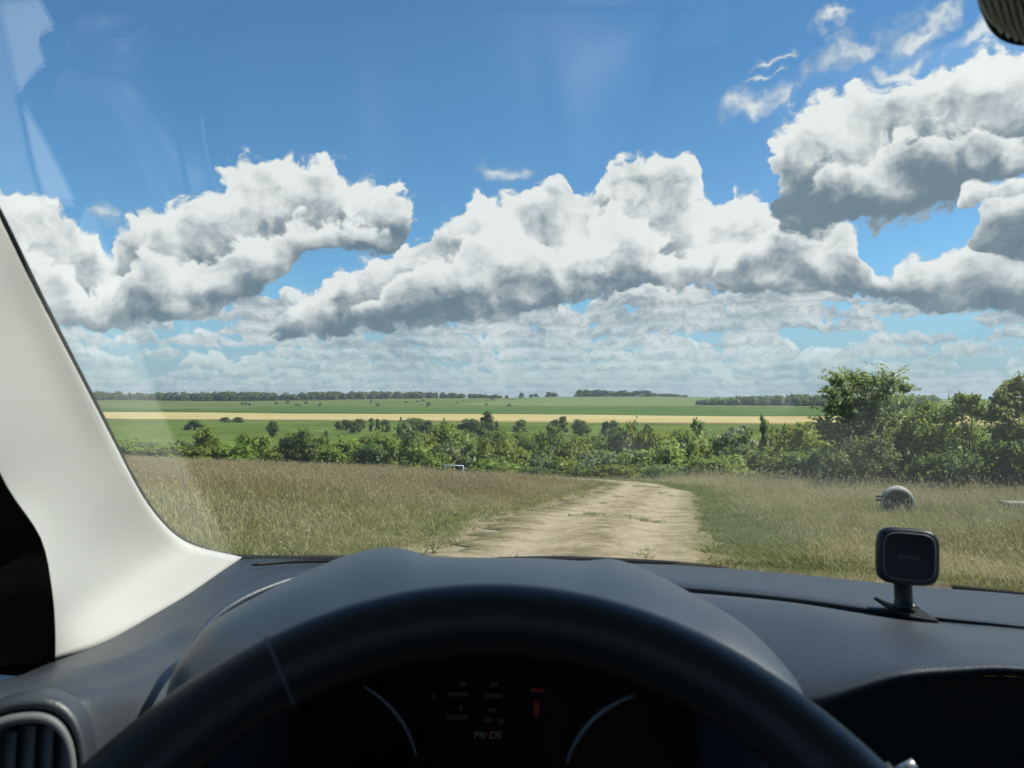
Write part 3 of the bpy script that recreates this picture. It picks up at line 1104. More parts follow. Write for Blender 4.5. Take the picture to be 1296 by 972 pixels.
big_shrub(81, 'leaf_green', 1175, 612, 51, [(1160, 545, 22), (1175, 535, 20), (1150, 565, 22), (1180, 560, 24), (1168, 580, 26), (1190, 585, 24), (1145, 590, 22), (1172, 520, 12)], .13, 60, 'mid-green leafy shrub tucked against the right flank of the willow', 'shrub', 'shrub')
big_shrub(82, 'leaf_green', 1222, 612, 50, [(1200, 535, 20), (1222, 522, 20), (1240, 530, 20), (1212, 555, 26), (1240, 560, 26), (1195, 575, 26), (1225, 585, 28), (1252, 585, 24), (1232, 510, 8), (1216, 508, 8)], .13, 60, 'broad green shrub with upright shoots between the willow and the tall edge tree', 'shrub', 'shrub')
big_shrub(83, 'leaf_green', 1300, 615, 47, [(1270, 510, 14), (1285, 498, 14), (1300, 495, 18), (1265, 530, 18), (1290, 525, 26), (1320, 515, 30), (1275, 555, 24), (1305, 560, 30), (1345, 545, 34), (1280, 590, 26), (1320, 595, 32), (1360, 590, 36), (1340, 490, 24)], .16, 66, 'tall open-branched tree with large leaves above the concrete slab')
big_shrub(84, 'leaf_dark', 1195, 618, 46, [(1165, 598, 16), (1185, 592, 18), (1205, 596, 18), (1228, 594, 18), (1250, 596, 18), (1272, 600, 16), (1150, 610, 14), (1175, 610, 16), (1200, 611, 16), (1225, 611, 16), (1250, 612, 16), (1275, 613, 16), (1298, 613, 18), (1320, 608, 20)], .11, 60, 'low dark thicket of shrub behind the barrel and the weeds', 'shrub', 'shrub')
big_shrub(85, 'leaf_grey', 1085, 612, 49, [(1062, 590, 16), (1082, 578, 20), (1104, 570, 18), (1118, 585, 18), (1095, 598, 20), (1070, 602, 14), (1125, 600, 14), (1050, 608, 14), (1075, 612, 14), (1102, 612, 14), (1130, 611, 14)], .11, 60, 'grey-leaved shrub with bright leaf tips at the foot of the willow', 'shrub', 'shrub')
big_shrub(86, 'leaf_green', 1400, 620, 44, [(1380, 540, 34), (1430, 530, 40), (1400, 580, 40), (1450, 590, 40), (1480, 550, 40)], .15, 60, 'bushy green tree beyond the tall open-branched edge tree')


# dead twiggy bush lying in front of the willow's foot
def dead_bush():
    rng = random.Random(8)
    b = P(1062, 612, 44)
    root = empty('dead_bush', (b.x, b.y, gz(b.x, b.y)), label='bare dead branches sprawling in the grass below the willow', category='dead branches')
    for k in range(16):
        a, l = rng.uniform(0, 6.28), rng.uniform(.7, 1.7)
        el = rng.uniform(.15, 1.0)
        p0 = Vector((rng.uniform(-.9, .9), rng.uniform(-.3, .3), 0))
        d1 = Vector((math.cos(a) * math.cos(el), math.sin(a) * .4, math.sin(el)))
        pts = [p0, p0 + d1 * l * .5 + Vector((0, 0, .1)), p0 + d1 * l + Vector((rng.uniform(-.3, .3), 0, rng.uniform(-.1, .2)))]
        parts = [tube(pts, [.022, .014, .005], 5)]
        for j in range(3):
            q = pts[1].lerp(pts[2], j / 3)
            parts.append(tube([q, q + Vector((rng.uniform(-.4, .4), rng.uniform(-.2, .2), rng.uniform(.05, .45)))], [.010, .003], 4))
        v, f = join(parts)
        o = obj('branch', new_mesh('branch', v, f), MATS['dead_wood'])
        o.parent = root


dead_bush()


# ------------------------------------------------------------------ grass of the slope
TUFTS = {}


def tuft_mesh(name, seed, blades, h0, h1, spread, width, lean, heads=0.0):
    rng = np.random.default_rng(seed)
    V, F, T = [], [], []
    for k in range(blades):
        a = rng.uniform(0, 6.283)
        r = spread * math.sqrt(rng.random())
        x, y = r * math.cos(a), r * math.sin(a)
        h = rng.uniform(h0, h1)
        b = rng.uniform(0, 6.283)
        l = lean * rng.uniform(.2, 1.3) * h
        dx, dy = math.cos(b) * l, math.sin(b) * l
        wx, wy = -math.sin(b + rng.normal() * .6) * width, math.cos(b + rng.normal() * .6) * width
        o = len(V)
        t = rng.random()
        V += [(x - wx, y - wy, 0), (x + wx, y + wy, 0), (x + dx * .35 + wx * .8, y + dy * .35 + wy * .8, h * .55), (x + dx * .35 - wx * .8, y + dy * .35 - wy * .8, h * .55), (x + dx, y + dy, h)]
        F += [(o, o + 1, o + 2, o + 3), (o + 3, o + 2, o + 4)]
        T += [t * .5, t * .5, t, t, t]
        if rng.random() < heads:          # seed head
            o = len(V)
            hx, hy, hz = x + dx, y + dy, h
            w2, l2 = width * 2.2, .10 * rng.uniform(.7, 1.4)
            V += [(hx, hy, hz - .02), (hx + wx / width * w2, hy + wy / width * w2, hz + l2 * .4), (hx + dx * .25, hy + dy * .25, hz + l2), (hx - wx / width * w2, hy - wy / width * w2, hz + l2 * .4)]
            F += [(o, o + 1, o + 2, o + 3)]
            T += [1.4] * 4
    me = new_mesh(name, V, F)
    at_ = me.attributes.new('tint', 'FLOAT', 'POINT')
    at_.data.foreach_set('value', np.array(T, np.float32))
    return me


def grass_mat(name, c1, c2, head, brown):
    m = bpy.data.materials.new(name)
    m.use_nodes = True
    nt = m.node_tree
    b = nt.nodes['Principled BSDF']
    oi = nt.nodes.new('ShaderNodeObjectInfo')
    loc = X(nt, oi.outputs['Location'])
    x, y, z = sep(nt, loc)
    r = X(nt, oi.outputs['Random'])
    at_ = nt.nodes.new('ShaderNodeAttribute')
    at_.attribute_name = 'tint'
    t = X(nt, at_.outputs['Fac'])
    n1 = noise(nt, loc, .10, 4, .6)
    n2 = noise(nt, loc, .45, 4, .6)
    c = mixcol(nt, (t * .5 + r * .25 + (n1 - .5) * 2.2 + (n2 - .5) * 1.2 + .12).clamp(), c1, c2)
    # the red-brown seeding grass that covers the upper left of the slope
    zone = ((y + (n1 - .5) * 34 + (n2 - .5) * 8).smooth(17, 36)) * ((x * 1.0 - y * .10 + (n1 - .5) * 14).smooth(3, -6))
    c = mixcol(nt, zone * brown, c, (.33, .215, .11))
    c = mixcol(nt, (t - 1.0).smooth(.1, .3), c, head)
    nt.links.new(c.s, b.inputs['Base Color'])
    b.inputs['Roughness'].default_value = .65
    b.inputs['Specular IOR Level'].default_value = .25
    tr_ = nt.nodes.new('ShaderNodeBsdfTranslucent')
    nt.links.new(c.s, tr_.inputs[0])
    mx = nt.nodes.new('ShaderNodeMixShader')
    mx.inputs[0].default_value = .35
    nt.links.new(b.outputs[0], mx.inputs[1])
    nt.links.new(tr_.outputs[0], mx.inputs[2])
    nt.links.new(mx.outputs[0], nt.nodes['Material Output'].inputs[0])
    MATS[name] = m


grass_mat('grass_green', (.190, .198, .050), (.365, .335, .125), (.36, .30, .15), .85)
grass_mat('grass_straw', (.35, .31, .13), (.56, .50, .28), (.44, .37, .20), .72)
grass_mat('grass_lush', (.115, .145, .032), (.20, .215, .068), (.2, .2, .08), .0)


def scatter(name, tufts, pts, scl, matname, label, seed):
    """one stuff object: every point carries a tuft (geometry nodes, shared meshes)"""
    rng = np.random.default_rng(seed)
    cl = bpy.data.collections.new(name + '_tufts')
    for k, t in enumerate(tufts):
        t.materials.append(MATS[matname])
        o = bpy.data.objects.new(name + '_tuft', t)
        cl.objects.link(o)
    n = len(pts)
    me = bpy.data.meshes.new(name)
    me.vertices.add(n)
    me.vertices.foreach_set('co', np.ascontiguousarray(pts, np.float32).ravel())
    a = me.attributes.new('rot', 'FLOAT_VECTOR', 'POINT')
    rv = np.stack([rng.normal(0, .10, n), rng.normal(0, .10, n), rng.uniform(0, 6.283, n)], -1)
    a.data.foreach_set('vector', rv.astype(np.float32).ravel())
    a = me.attributes.new('scl', 'FLOAT_VECTOR', 'POINT')
    a.data.foreach_set('vector', np.ascontiguousarray(scl, np.float32).ravel())
    me.materials.append(MATS[matname])
    o = obj(name, me, None, kind='stuff', label=label, category='grass')
    ng = bpy.data.node_groups.new(name, 'GeometryNodeTree')
    ng.interface.new_socket('Geometry', in_out='INPUT', socket_type='NodeSocketGeometry')
    ng.interface.new_socket('Geometry', in_out='OUTPUT', socket_type='NodeSocketGeometry')
    gi, go = ng.nodes.new('NodeGroupInput'), ng.nodes.new('NodeGroupOutput')
    ci = ng.nodes.new('GeometryNodeCollectionInfo')
    ci.inputs['Collection'].default_value = cl
    ci.inputs['Separate Children'].default_value = True
    ci.inputs['Reset Children'].default_value = True
    ip = ng.nodes.new('GeometryNodeInstanceOnPoints')
    ip.inputs['Pick Instance'].default_value = True

    def named(k, tp):
        nn = ng.nodes.new('GeometryNodeInputNamedAttribute')
        nn.data_type = tp
        nn.inputs['Name'].default_value = k
        return nn.outputs['Attribute']
    ng.links.new(gi.outputs[0], ip.inputs['Points'])
    ng.links.new(ci.outputs[0], ip.inputs['Instance'])
    ng.links.new(named('rot', 'FLOAT_VECTOR'), ip.inputs['Rotation'])
    ng.links.new(named('scl', 'FLOAT_VECTOR'), ip.inputs['Scale'])
    rv_ = ng.nodes.new('FunctionNodeRandomValue')
    rv_.data_type = 'INT'
    rv_.inputs[5].default_value = 20
    ng.links.new(rv_.outputs[2], ip.inputs['Instance Index'])
    ng.links.new(ip.outputs[0], go.inputs[0])
    md = o.modifiers.new('scatter', 'NODES')
    md.node_group = ng
    return o


def field_points(n, seed, y0=4.5, y1=90, power=1.0):
    rng = np.random.default_rng(seed)
    y = (rng.random(n) ** power) * (y1 - y0) + y0
    x = rng.uniform(-1, 1, n) * (.78 * y + 3.5)
    return x, y


gr = np.random.default_rng(5)
keep_out = []          # circles without tall grass


def patch(x, y, s, k):
    return np.sin(x * s + k) * np.sin(y * s * 1.3 + 2 * k) + .6 * np.sin(x * s * 2.3 + y * s * 1.7 + k)


def make_grass():
    def finish(x, y, wid, hgt, j=.25):
        p = np.stack([x, y, ground_z(x, y) - .015], -1)
        w = 1 + y / 38.0
        s = np.stack([w * wid, w * wid, hgt], -1) * gr.uniform(1 - j, 1 + j, (len(x), 1))
        return p, s
    # green understorey
    x, y = field_points(52000, 1, power=.95)
    td = track_dist(x, y)
    k = (td > .25 + gr.exponential(.35, len(x))) & (y < crest(x) + 14)
    x, y, td = x[k], y[k], td[k]
    h = np.clip(.24 + .13 * td, .2, 1.0) * (1 + .2 * patch(x, y, .25, 1.0)) * np.clip(.75 + y / 60, .75, 1.1)
    p, s = finish(x, y, 1.0, h)
    scatter('meadow_grass', [tuft_mesh('tuft', 100 + i, 30, .07, .22, .17, .0034, .75, .04) for i in range(7)], p, s, 'grass_green', 'dry olive-green meadow grass covering the whole slope', 11)
    # straw-coloured flowering stalks
    x, y = field_points(30000, 2, power=.9)
    td = track_dist(x, y)
    k = (td > .9 + gr.exponential(.7, len(x))) & (y < crest(x) + 10) & (patch(x, y, .33, 4.0) > gr.uniform(-1.5, .9, len(x)))
    x, y, td = x[k], y[k], td[k]
    h = np.clip(.40 + .10 * td, .35, 1.0) * (1 + .15 * patch(x, y, .2, 2.0))
    p, s = finish(x, y, 1.0, h)
    scatter('dry_stalks', [tuft_mesh('tuft', 200 + i, 11, .20, .43, .20, .0026, .55, .7) for i in range(7)], p, s, 'grass_straw', 'pale straw-coloured flowering grass stalks standing above the meadow', 12)
    # short matted straw beside the track
    x, y = field_points(26000, 3, power=.8)
    td = track_dist(x, y)
    k = (td > -.10 + gr.exponential(.12, len(x))) & (td < gr.exponential(np.where(x < 1, 3.0, 1.3))) & (y < 62)
    x, y = x[k], y[k]
    p, s = finish(x, y, .9, np.full(len(x), .55))
    scatter('verge_straw', [tuft_mesh('tuft', 300 + i, 16, .04, .17, .16, .0040, 1.5) for i in range(6)], p, s, 'grass_straw', 'short matted straw along both verges of the track', 13)
    # low green weeds on the right verge and in the crown of the track
    n = 6000
    i = gr.integers(8, len(TRACK) - 14, n)
    side = gr.random(n)
    off = np.where(side < .72, TW[i] + gr.normal(.75, .55, n), np.where(side < .95, gr.normal(-.05, .14, n), -TW[i] - gr.normal(.9, .5, n)))
    t = TRACK[np.minimum(i + 1, len(TRACK) - 1)] - TRACK[i - 1]
    t /= np.linalg.norm(t, axis=1, keepdims=True)
    x = TRACK[i, 0] + t[:, 1] * off + gr.normal(0, .5, n)
    y = TRACK[i, 1] - t[:, 0] * off + gr.normal(0, .5, n)
    td = track_dist(x, y)
    k = (td > -.12) | ((np.abs(off) < .35) & (patch(x, y, .5, 7.0) > .5) & (y > 9) & (td < -.9))
    k &= (y > 5) & (y < 60)
    x, y = x[k], y[k]
    p, s = finish(x, y, .8, np.full(len(x), .55))
    s[:, 2] *= np.where(track_dist(x, y) < -.3, .45, 1.0)
    p[:, 2] += np.where(track_dist(x, y) < 0, .045, 0)
    scatter('verge_weeds', [tuft_mesh('tuft', 400 + i, 20, .05, .24, .15, .0075, 1.1) for i in range(6)], p, s, 'grass_lush', 'low green weeds on the right verge and in the crown of the track', 14)
    # tall rank weeds at the thicket's foot on the right
    n = 5200
    y = gr.uniform(38, 56, n)
    x = gr.uniform(4, 46, n)
    k = (x / y > .20) & (track_dist(x, y) > 2) & (y > crest(x) - 13)
    x, y = x[k], y[k]
    p, s = finish(x, y, .8, gr.uniform(.7, 1.5, len(x)))
    scatter('rank_weeds', [tuft_mesh('tuft', 500 + i, 12, .3, .75, .25, .0045, .5, .5) for i in range(6)], p, s, 'grass_straw', 'tall seeding weeds along the foot of the thicket on the right', 15)


make_grass()

# ------------------------------------------------------------------ things lying in the grass
mat('concrete_grey', (.34, .32, .27), .95, .08, bump=(30, .8, .02), vary=(5, .4))
mat('drum_shade', (.038, .038, .034), .85, .2, bump=(40, .5, .005), vary=(6, .4))  # end face's shade put into the colour; the lug shares it
mat('white_paint', (.78, .80, .80), .5, .3)


def barrel():
    c = P(1136, 631, 26)
    R, L = .50, .95
    ax = Vector((.42, .905, .02)).normalized()          # lies with one end towards the track
    zb = gz(c.x, c.y)
    c = Vector((c.x, c.y, zb + R * .66))
    root = empty('concrete_ring', (c.x, c.y, zb), label='half-sunk grey concrete drum lying on its side in the grass', category='concrete drum')
    up = Vector((0, 0, 1))
    s = ax.cross(up).normalized()
    u = s.cross(ax)
    def ring(t, r, n=36):
        return [c + ax * t + (s * math.cos(2 * math.pi * k / n) + u * math.sin(2 * math.pi * k / n)) * r for k in range(n)]
    def lathe(prof, n=36):
        V, F = [], []
        for (t, r) in prof:
            V += ring(t, r, n)
        for i in range(len(prof) - 1):
            for k in range(n):
                F.append((i * n + k, i * n + (k + 1) % n, (i + 1) * n + (k + 1) % n, (i + 1) * n + k))
        return V, F
    v, f = lathe([(-L / 2 + .06, R - .075), (-L / 2, R - .07), (-L / 2, R), (-L / 2 + .10, R + .012), (-L / 4, R), (0, R + .014), (.05, R), (L / 2 - .1, R), (L / 2, R), (L / 2, R - .07), (L / 2 - .08, R - .08)])
    obj('shell', new_mesh('shell', v, f, True), MATS['concrete_grey'], root)
    v, f = lathe([(-L / 2 + .05, R - .07), (-L / 2 + .06, R * .5), (-L / 2 + .055, .01)])
    obj('end_plate', new_mesh('end_plate', v, f, True), MATS['drum_shade'], root)
    h = c - ax * (L / 2) + s * (-(R + .02)) + u * .22
    v, f = join([tube([h - s * -.06, h + s * -.14], .035, 8), tube([h - u * .12 + s * .02, h - u * .12 - s * .15], .035, 8)])
    obj('lug', new_mesh('lug', v, f), MATS['drum_shade'], root)


barrel()


def slab():
    c = P(1292, 626, 29)
    zb = gz(c.x, c.y)
    root = empty('concrete_beam', (c.x, c.y, zb), label='weathered concrete beam lying in the grass below the tall edge tree', category='concrete beam')
    v, f = box((-.75, -.28, -.15), (2.6, .28, .42))
    V = [Vector(p) for p in v]
    me = new_mesh('beam', V, f)
    o = obj('beam', me, MATS['concrete_grey'])
    o.parent = root
    o.rotation_euler = (0, .03, .12)
    bv = o.modifiers.new('bevel', 'BEVEL')
    bv.width, bv.segments = .05, 3


slab()


def rail():
    a, b = P(561, 588.5, 66), P(587, 589.5, 66)
    root = empty('pipe_rail', (a.x, a.y, gz(a.x, a.y)), label='white pipe rail standing at the edge of the valley shrubs', category='rail')
    v, f = tube([a, (a + b) / 2, b], .04, 8)
    obj('top_rail', new_mesh('top_rail', v, f, True), MATS['white_paint'], root)
    for t in (.08, .97):
        q = a.lerp(b, t)
        v, f = tube([q, (q.x, q.y, gz(q.x, q.y) - .2)], .04, 8)
        obj('post', new_mesh('post', v, f, True), MATS['white_paint'], root)


rail()

# ------------------------------------------------------------------ the car round the camera
mat('dash_plastic', (.037, .045, .054), .43, .7, bump=(420, .35, .0012), vary=(3, .12))
mat('hood_plastic', (.036, .048, .064), .43, .7, bump=(520, .25, .001), vary=(4, .1))
mat('trim_light', (.50, .49, .45), .62, .3, bump=(700, .15, .0006))
mat('black_plastic', (.012, .012, .013), .55, .4, bump=(500, .2, .0006))
mat('reflector_cream', (.78, .765, .70), .7, .3)  # near-white, so the added ledge brightens the windscreen reflection
mat('black_felt', (.004, .004, .004), .95, .05)
mat('rubber', (.012, .012, .012), .7, .25)
mat('leather', (.016, .017, .019), .40, .5, bump=(650, .35, .0008))
mat('silver', (.55, .56, .57), .35, .5, .9)
mat('dim_silver', (.26, .27, .28), .4, .5, .5)
mat('gloss_black', (.006, .006, .007), .22, .5)
mat('vent_grey', (.15, .16, .16), .5, .4)
mat('seam_thread', (.10, .11, .115), .6, .3)
mat('headliner', (.52, .51, .48), .9, .1)
mat('car_paint', (.42, .43, .45), .3, .5, .5, coat=.6)
mat('rib_grey', (.62, .65, .65), .8, .2, bump=(900, .6, .001))
mat('holder_black', (.010, .011, .013), .42, .45)
mat('holder_ring', (.13, .13, .145), .4, .5)


def glow(name, c, s):
    m = bpy.data.materials.new(name)
    m.use_nodes = True
    b = m.node_tree.nodes['Principled BSDF']
    b.inputs['Base Color'].default_value = (.01, .01, .01, 1)
    b.inputs['Emission Color'].default_value = (*c, 1)
    b.inputs['Emission Strength'].default_value = s
    MATS[name] = m


glow('display_white', (.75, .9, .9), .010)
glow('display_dim', (.8, .85, .9), .0018)
glow('display_red', (1, .05, .02), .009)


def glass_mat():
    m = bpy.data.materials.new('glass')
    m.use_nodes = True
    nt = m.node_tree
    nt.nodes.remove(nt.nodes['Principled BSDF'])
    g_ = nt.nodes.new('ShaderNodeNewGeometry')
    vm = nt.nodes.new('ShaderNodeVectorMath')
    vm.operation = 'DOT_PRODUCT'
    nt.links.new(g_.outputs['Normal'], vm.inputs[0])
    nt.links.new(g_.outputs['Incoming'], vm.inputs[1])
    c = X(nt, vm.outputs['Value']).op('ABSOLUTE')
    fr = c.rsub(1.0).clamp().op('POWER', 5.0) * .95 + .085       # Schlick, one face of the pane
    t = nt.nodes.new('ShaderNodeBsdfTransparent')
    t.inputs[0].default_value = (.965, .985, .972, 1)
    gl = nt.nodes.new('ShaderNodeBsdfGlossy')
    gl.inputs['Roughness'].default_value = .0
    mx = nt.nodes.new('ShaderNodeMixShader')
    nt.links.new(fr.s, mx.inputs[0])
    nt.links.new(t.outputs[0], mx.inputs[1])
    nt.links.new(gl.outputs[0], mx.inputs[2])
    nt.links.new(mx.outputs[0], nt.nodes['Material Output'].inputs[0])
    MATS['glass'] = m


glass_mat()


def Z(x, y, z):
    """point given from the driver's eye"""
    return Vector((x, y, CAMZ + z))


car = empty('car', (.36, -.2, gz(.36, -.2)), label='car seen from the driving seat with black dashboard and pale pillar trim', category='car')


def part(name, vf, m, parent=car, smooth=True, **props):
    return obj(name, new_mesh(name, vf[0], vf[1], smooth), MATS[m], parent, **props)


# --- windscreen
W_BOT = [Z(-.465, .965, -.222), Z(-.36, .997, -.226), Z(-.20, 1.042, -.232), Z(0, 1.075, -.240), Z(.38, 1.085, -.252), Z(.75, 1.02, -.268), Z(1.06, .89, -.268), Z(1.17, .80, -.262)]
W_MID = [Z(-.425, .680, .052), Z(-.315, .713, .060), Z(-.17, .752, .068), Z(0, .780, .075), Z(.37, .782, .080), Z(.73, .70, .072), Z(1.01, .55, .062), Z(1.10, .47, .055)]
W_TOP = [Z(-.375, .375, .245), Z(-.265, .408, .254), Z(-.13, .440, .262), Z(0, .458, .268), Z(.36, .448, .275), Z(.71, .34, .268), Z(.97, .20, .252), Z(1.05, .13, .245)]
ws = part('windscreen', loft([W_BOT, W_MID, W_TOP], 6, 10), 'glass')
so = ws.modifiers.new('thickness', 'SOLIDIFY')
so.thickness, so.offset = .005, 1

# --- left pillar trim (rows from roof to dashboard, columns from the glass edge to the door)
PIL = [[(-130, 40, .44), (-155, 65, .41), (-180, 95, .385), (-215, 140, .36), (-255, 200, .335)],
       [(-60, 165, .50), (-85, 190, .47), (-110, 220, .445), (-140, 265, .42), (-175, 320, .385)],
       [(0, 275, .56), (-25, 300, .53), (-50, 330, .50), (-75, 370, .465), (-105, 415, .43)],
       [(60, 395, .66), (35, 418, .63), (10, 445, .59), (-15, 480, .55), (-40, 520, .51)],
       [(130, 530, .78), (103, 552, .745), (75, 572, .70), (40, 595, .645), (5, 615, .595)],
       [(165, 600, .84), (137, 632, .80), (108, 652, .755), (75, 668, .695), (48, 680, .64)],
       [(200, 655, .90), (165, 690, .85), (128, 715, .785), (90, 730, .705), (62, 745, .635)],
       [(240, 688, .95), (195, 722, .88), (150, 750, .805), (105, 775, .72), (66, 795, .642)],
       [(306, 705, .985), (245, 747, .882), (200, 774, .815), (135, 811, .725), (66, 836, .65)]]
PILV = [[P(*q) for q in r] for r in PIL]
pl = part('pillar_trim', loft(PILV, 8, 6), 'trim_light', label='pale grey pillar trim left of the windscreen')
so = pl.modifiers.new('thickness', 'SOLIDIFY')
so.thickness, so.offset = .004, -1
# door frame behind the trim; unseen upper rows pale for the windscreen reflection
DF = [[r[-1] + Vector((.005, -.004, 0)), r[-1] + Vector((-.03, -.012, 0)), r[-1] + Vector((-.08, -.03, -.01)), r[-1] + Vector((-.15, -.06, -.03))] for r in PILV]
lg = [[Z(-.352, y, -.245), Z(-.39, y, -.238), Z(-.47, y, -.232), Z(-.55, y, -.24)] for y in (.66, .60, .55, .50, .43)]
part('reflection_ledge', loft(lg, 4, 4), 'reflector_cream', label='unseen pale ledge added to reflect in the windscreen')  # out of view, added only to feed the pale wedge mirrored in the glass
part('reflection_return', loft(DF[:4], 4, 4), 'trim_light', label='unseen pale strip added behind the pillar trim to reflect in the windscreen')
part('door_frame', loft(DF[3:], 4, 4), 'black_felt')
edge_pts = [P(x - 2, y + 1, d + .004) for (x, y, d) in [r[0] for r in PIL]] + [P(440, 707, 1.02)]
part('windscreen_seal', tube(crom([tuple(p) for p in edge_pts], 6), .0045, 8), 'rubber')


def mirror_side(V):
    return [Vector((.70 - p.x, p.y - .235, p.z)) for p in V]


v, f = loft(PILV, 8, 6)
part('pillar_trim', (mirror_side([Vector(p) for p in v]), [q[::-1] for q in f]), 'trim_light', label='pale grey pillar trim on the passenger side')

# --- roof, doors, rear shell
roof_rows = [W_TOP, [p + Vector((0, -.10, .022)) for p in W_TOP], [Z(-.42, -.5, .30), Z(-.3, -.5, .325), Z(-.15, -.5, .33), Z(0, -.5, .335), Z(.35, -.5, .34), Z(.7, -.52, .335), Z(1.0, -.55, .32), Z(1.13, -.56, .30)],
             [Z(-.42, -1.5, .25), Z(-.3, -1.5, .28), Z(-.15, -1.5, .285), Z(0, -1.5, .29), Z(.35, -1.5, .29), Z(.7, -1.5, .29), Z(1.0, -1.5, .27), Z(1.13, -1.5, .25)]]
rf = part('roof', loft(roof_rows, 3, 4), 'headliner')
so = rf.modifiers.new('thickness', 'SOLIDIFY')
so.thickness, so.offset = .03, 1
for (x0, x1, yy) in ((-.56, -.48, 0.0), (1.19, 1.27, -.2)):
    part('door', join([box((x0, -.45 + yy, CAMZ - 1.02), (x1, .72 + yy, CAMZ - .19))]), 'trim_light', smooth=False)
    part('side_pillar', join([box((x0 + .01, -.56 + yy, CAMZ - 1.02), (x1 - .01, -.452 + yy, CAMZ + .29))]), 'black_plastic', smooth=False)
    part('rear_side', join([box((x0, -1.75 + yy, CAMZ - 1.02), (x1, -.562 + yy, CAMZ - .16))]), 'black_plastic', smooth=False)
part('kick_panel', box((-.57, .722, CAMZ - 1.02), (-.472, 1.02, CAMZ - .2)), 'black_felt', smooth=False)
part('kick_panel', box((1.19, .322, CAMZ - 1.02), (1.27, .85, CAMZ - .2)), 'black_felt', smooth=False)
part('rear_wall', join([box((-.5, -1.9, CAMZ - 1.02), (1.22, -1.8, CAMZ - .05)), box((-.5, -1.9, CAMZ - .048), (-.3, -1.8, CAMZ + .26)), box((1.0, -1.9, CAMZ - .048), (1.22, -1.8, CAMZ + .26))]), 'black_plastic', smooth=False)
part('floor_pan', box((-.55, -1.85, CAMZ - 1.10), (1.26, .95, CAMZ - 1.03)), 'black_plastic', smooth=False)
hood_rows = [[Z(-.55, .98, -.36), Z(-.1, 1.16, -.315), Z(.36, 1.2, -.31), Z(.8, 1.12, -.315), Z(1.25, .86, -.36)],
             [Z(-.57, 1.5, -.47), Z(-.1, 1.55, -.42), Z(.36, 1.56, -.415), Z(.8, 1.5, -.42), Z(1.27, 1.38, -.47)],
             [Z(-.5, 2.0, -.62), Z(-.1, 2.1, -.56), Z(.38, 2.12, -.55), Z(.85, 2.05, -.56), Z(1.2, 1.9, -.62)],
             [Z(-.45, 2.1, -.95), Z(-.1, 2.2, -.93), Z(.4, 2.22, -.92), Z(.85, 2.15, -.93), Z(1.15, 2.0, -.95)]]
part('bonnet', loft(hood_rows, 5, 5, True), 'car_paint')
for (x, y) in ((-.44, 1.55), (1.16, 1.4), (-.44, -1.15), (1.16, -1.25)):
    zc = gz(x, y) + .33
    prof = [(-.10, .20), (-.11, .30), (-.08, .33), (.08, .33), (.11, .30), (.10, .20)]
    V, F = [], []
    for (a, r) in prof:
        V += [(x + a, y + r * math.cos(2 * math.pi * k / 28), zc + r * math.sin(2 * math.pi * k / 28)) for k in range(28)]
    for i in range(len(prof)):
        j = (i + 1) % len(prof)
        F += [(i * 28 + k, i * 28 + (k + 1) % 28, j * 28 + (k + 1) % 28, j * 28 + k) for k in range(28)]
    wheel = part('wheel', (V, F), 'rubber')
    v, f = tube([(x - .09, y, zc), (x + .09, y, zc)], .199, 24)
    obj('rim', new_mesh('rim', v, f), MATS['dim_silver'], wheel)

# --- scuttle and wipers outside the glass
part('scuttle', loft([[p + Vector((0, .012, -.012)) for p in W_BOT], [p + Vector((0, .06, -.045)) for p in W_BOT], [p + Vector((0, .12, -.09)) for p in W_BOT]], 5, 3), 'black_plastic')
for pts, wd in (([(628, 708, 1.125), (700, 707.5, 1.13), (770, 710, 1.13), (850, 714, 1.125), (922, 719.5, 1.11)], .0045), ([(1120, 738, 1.085), (1180, 741, 1.08), (1240, 747.5, 1.07), (1330, 757, 1.05), (1450, 771, 1.0)], .0035)):
    q = crom([tuple(P(*k)) for k in pts], 6)
    n = len(q)
    w = part('wiper', tube(q, [wd * (.75 + .4 * math.sin(math.pi * i / (n - 1))) for i in range(n)], 8), 'rubber')
    sh = [Vector(k) + Vector((0, .012, -.013)) for k in q]
    obj('arm', new_mesh('arm', *tube(sh[4:], .004, 6), True), MATS['black_plastic'], w)

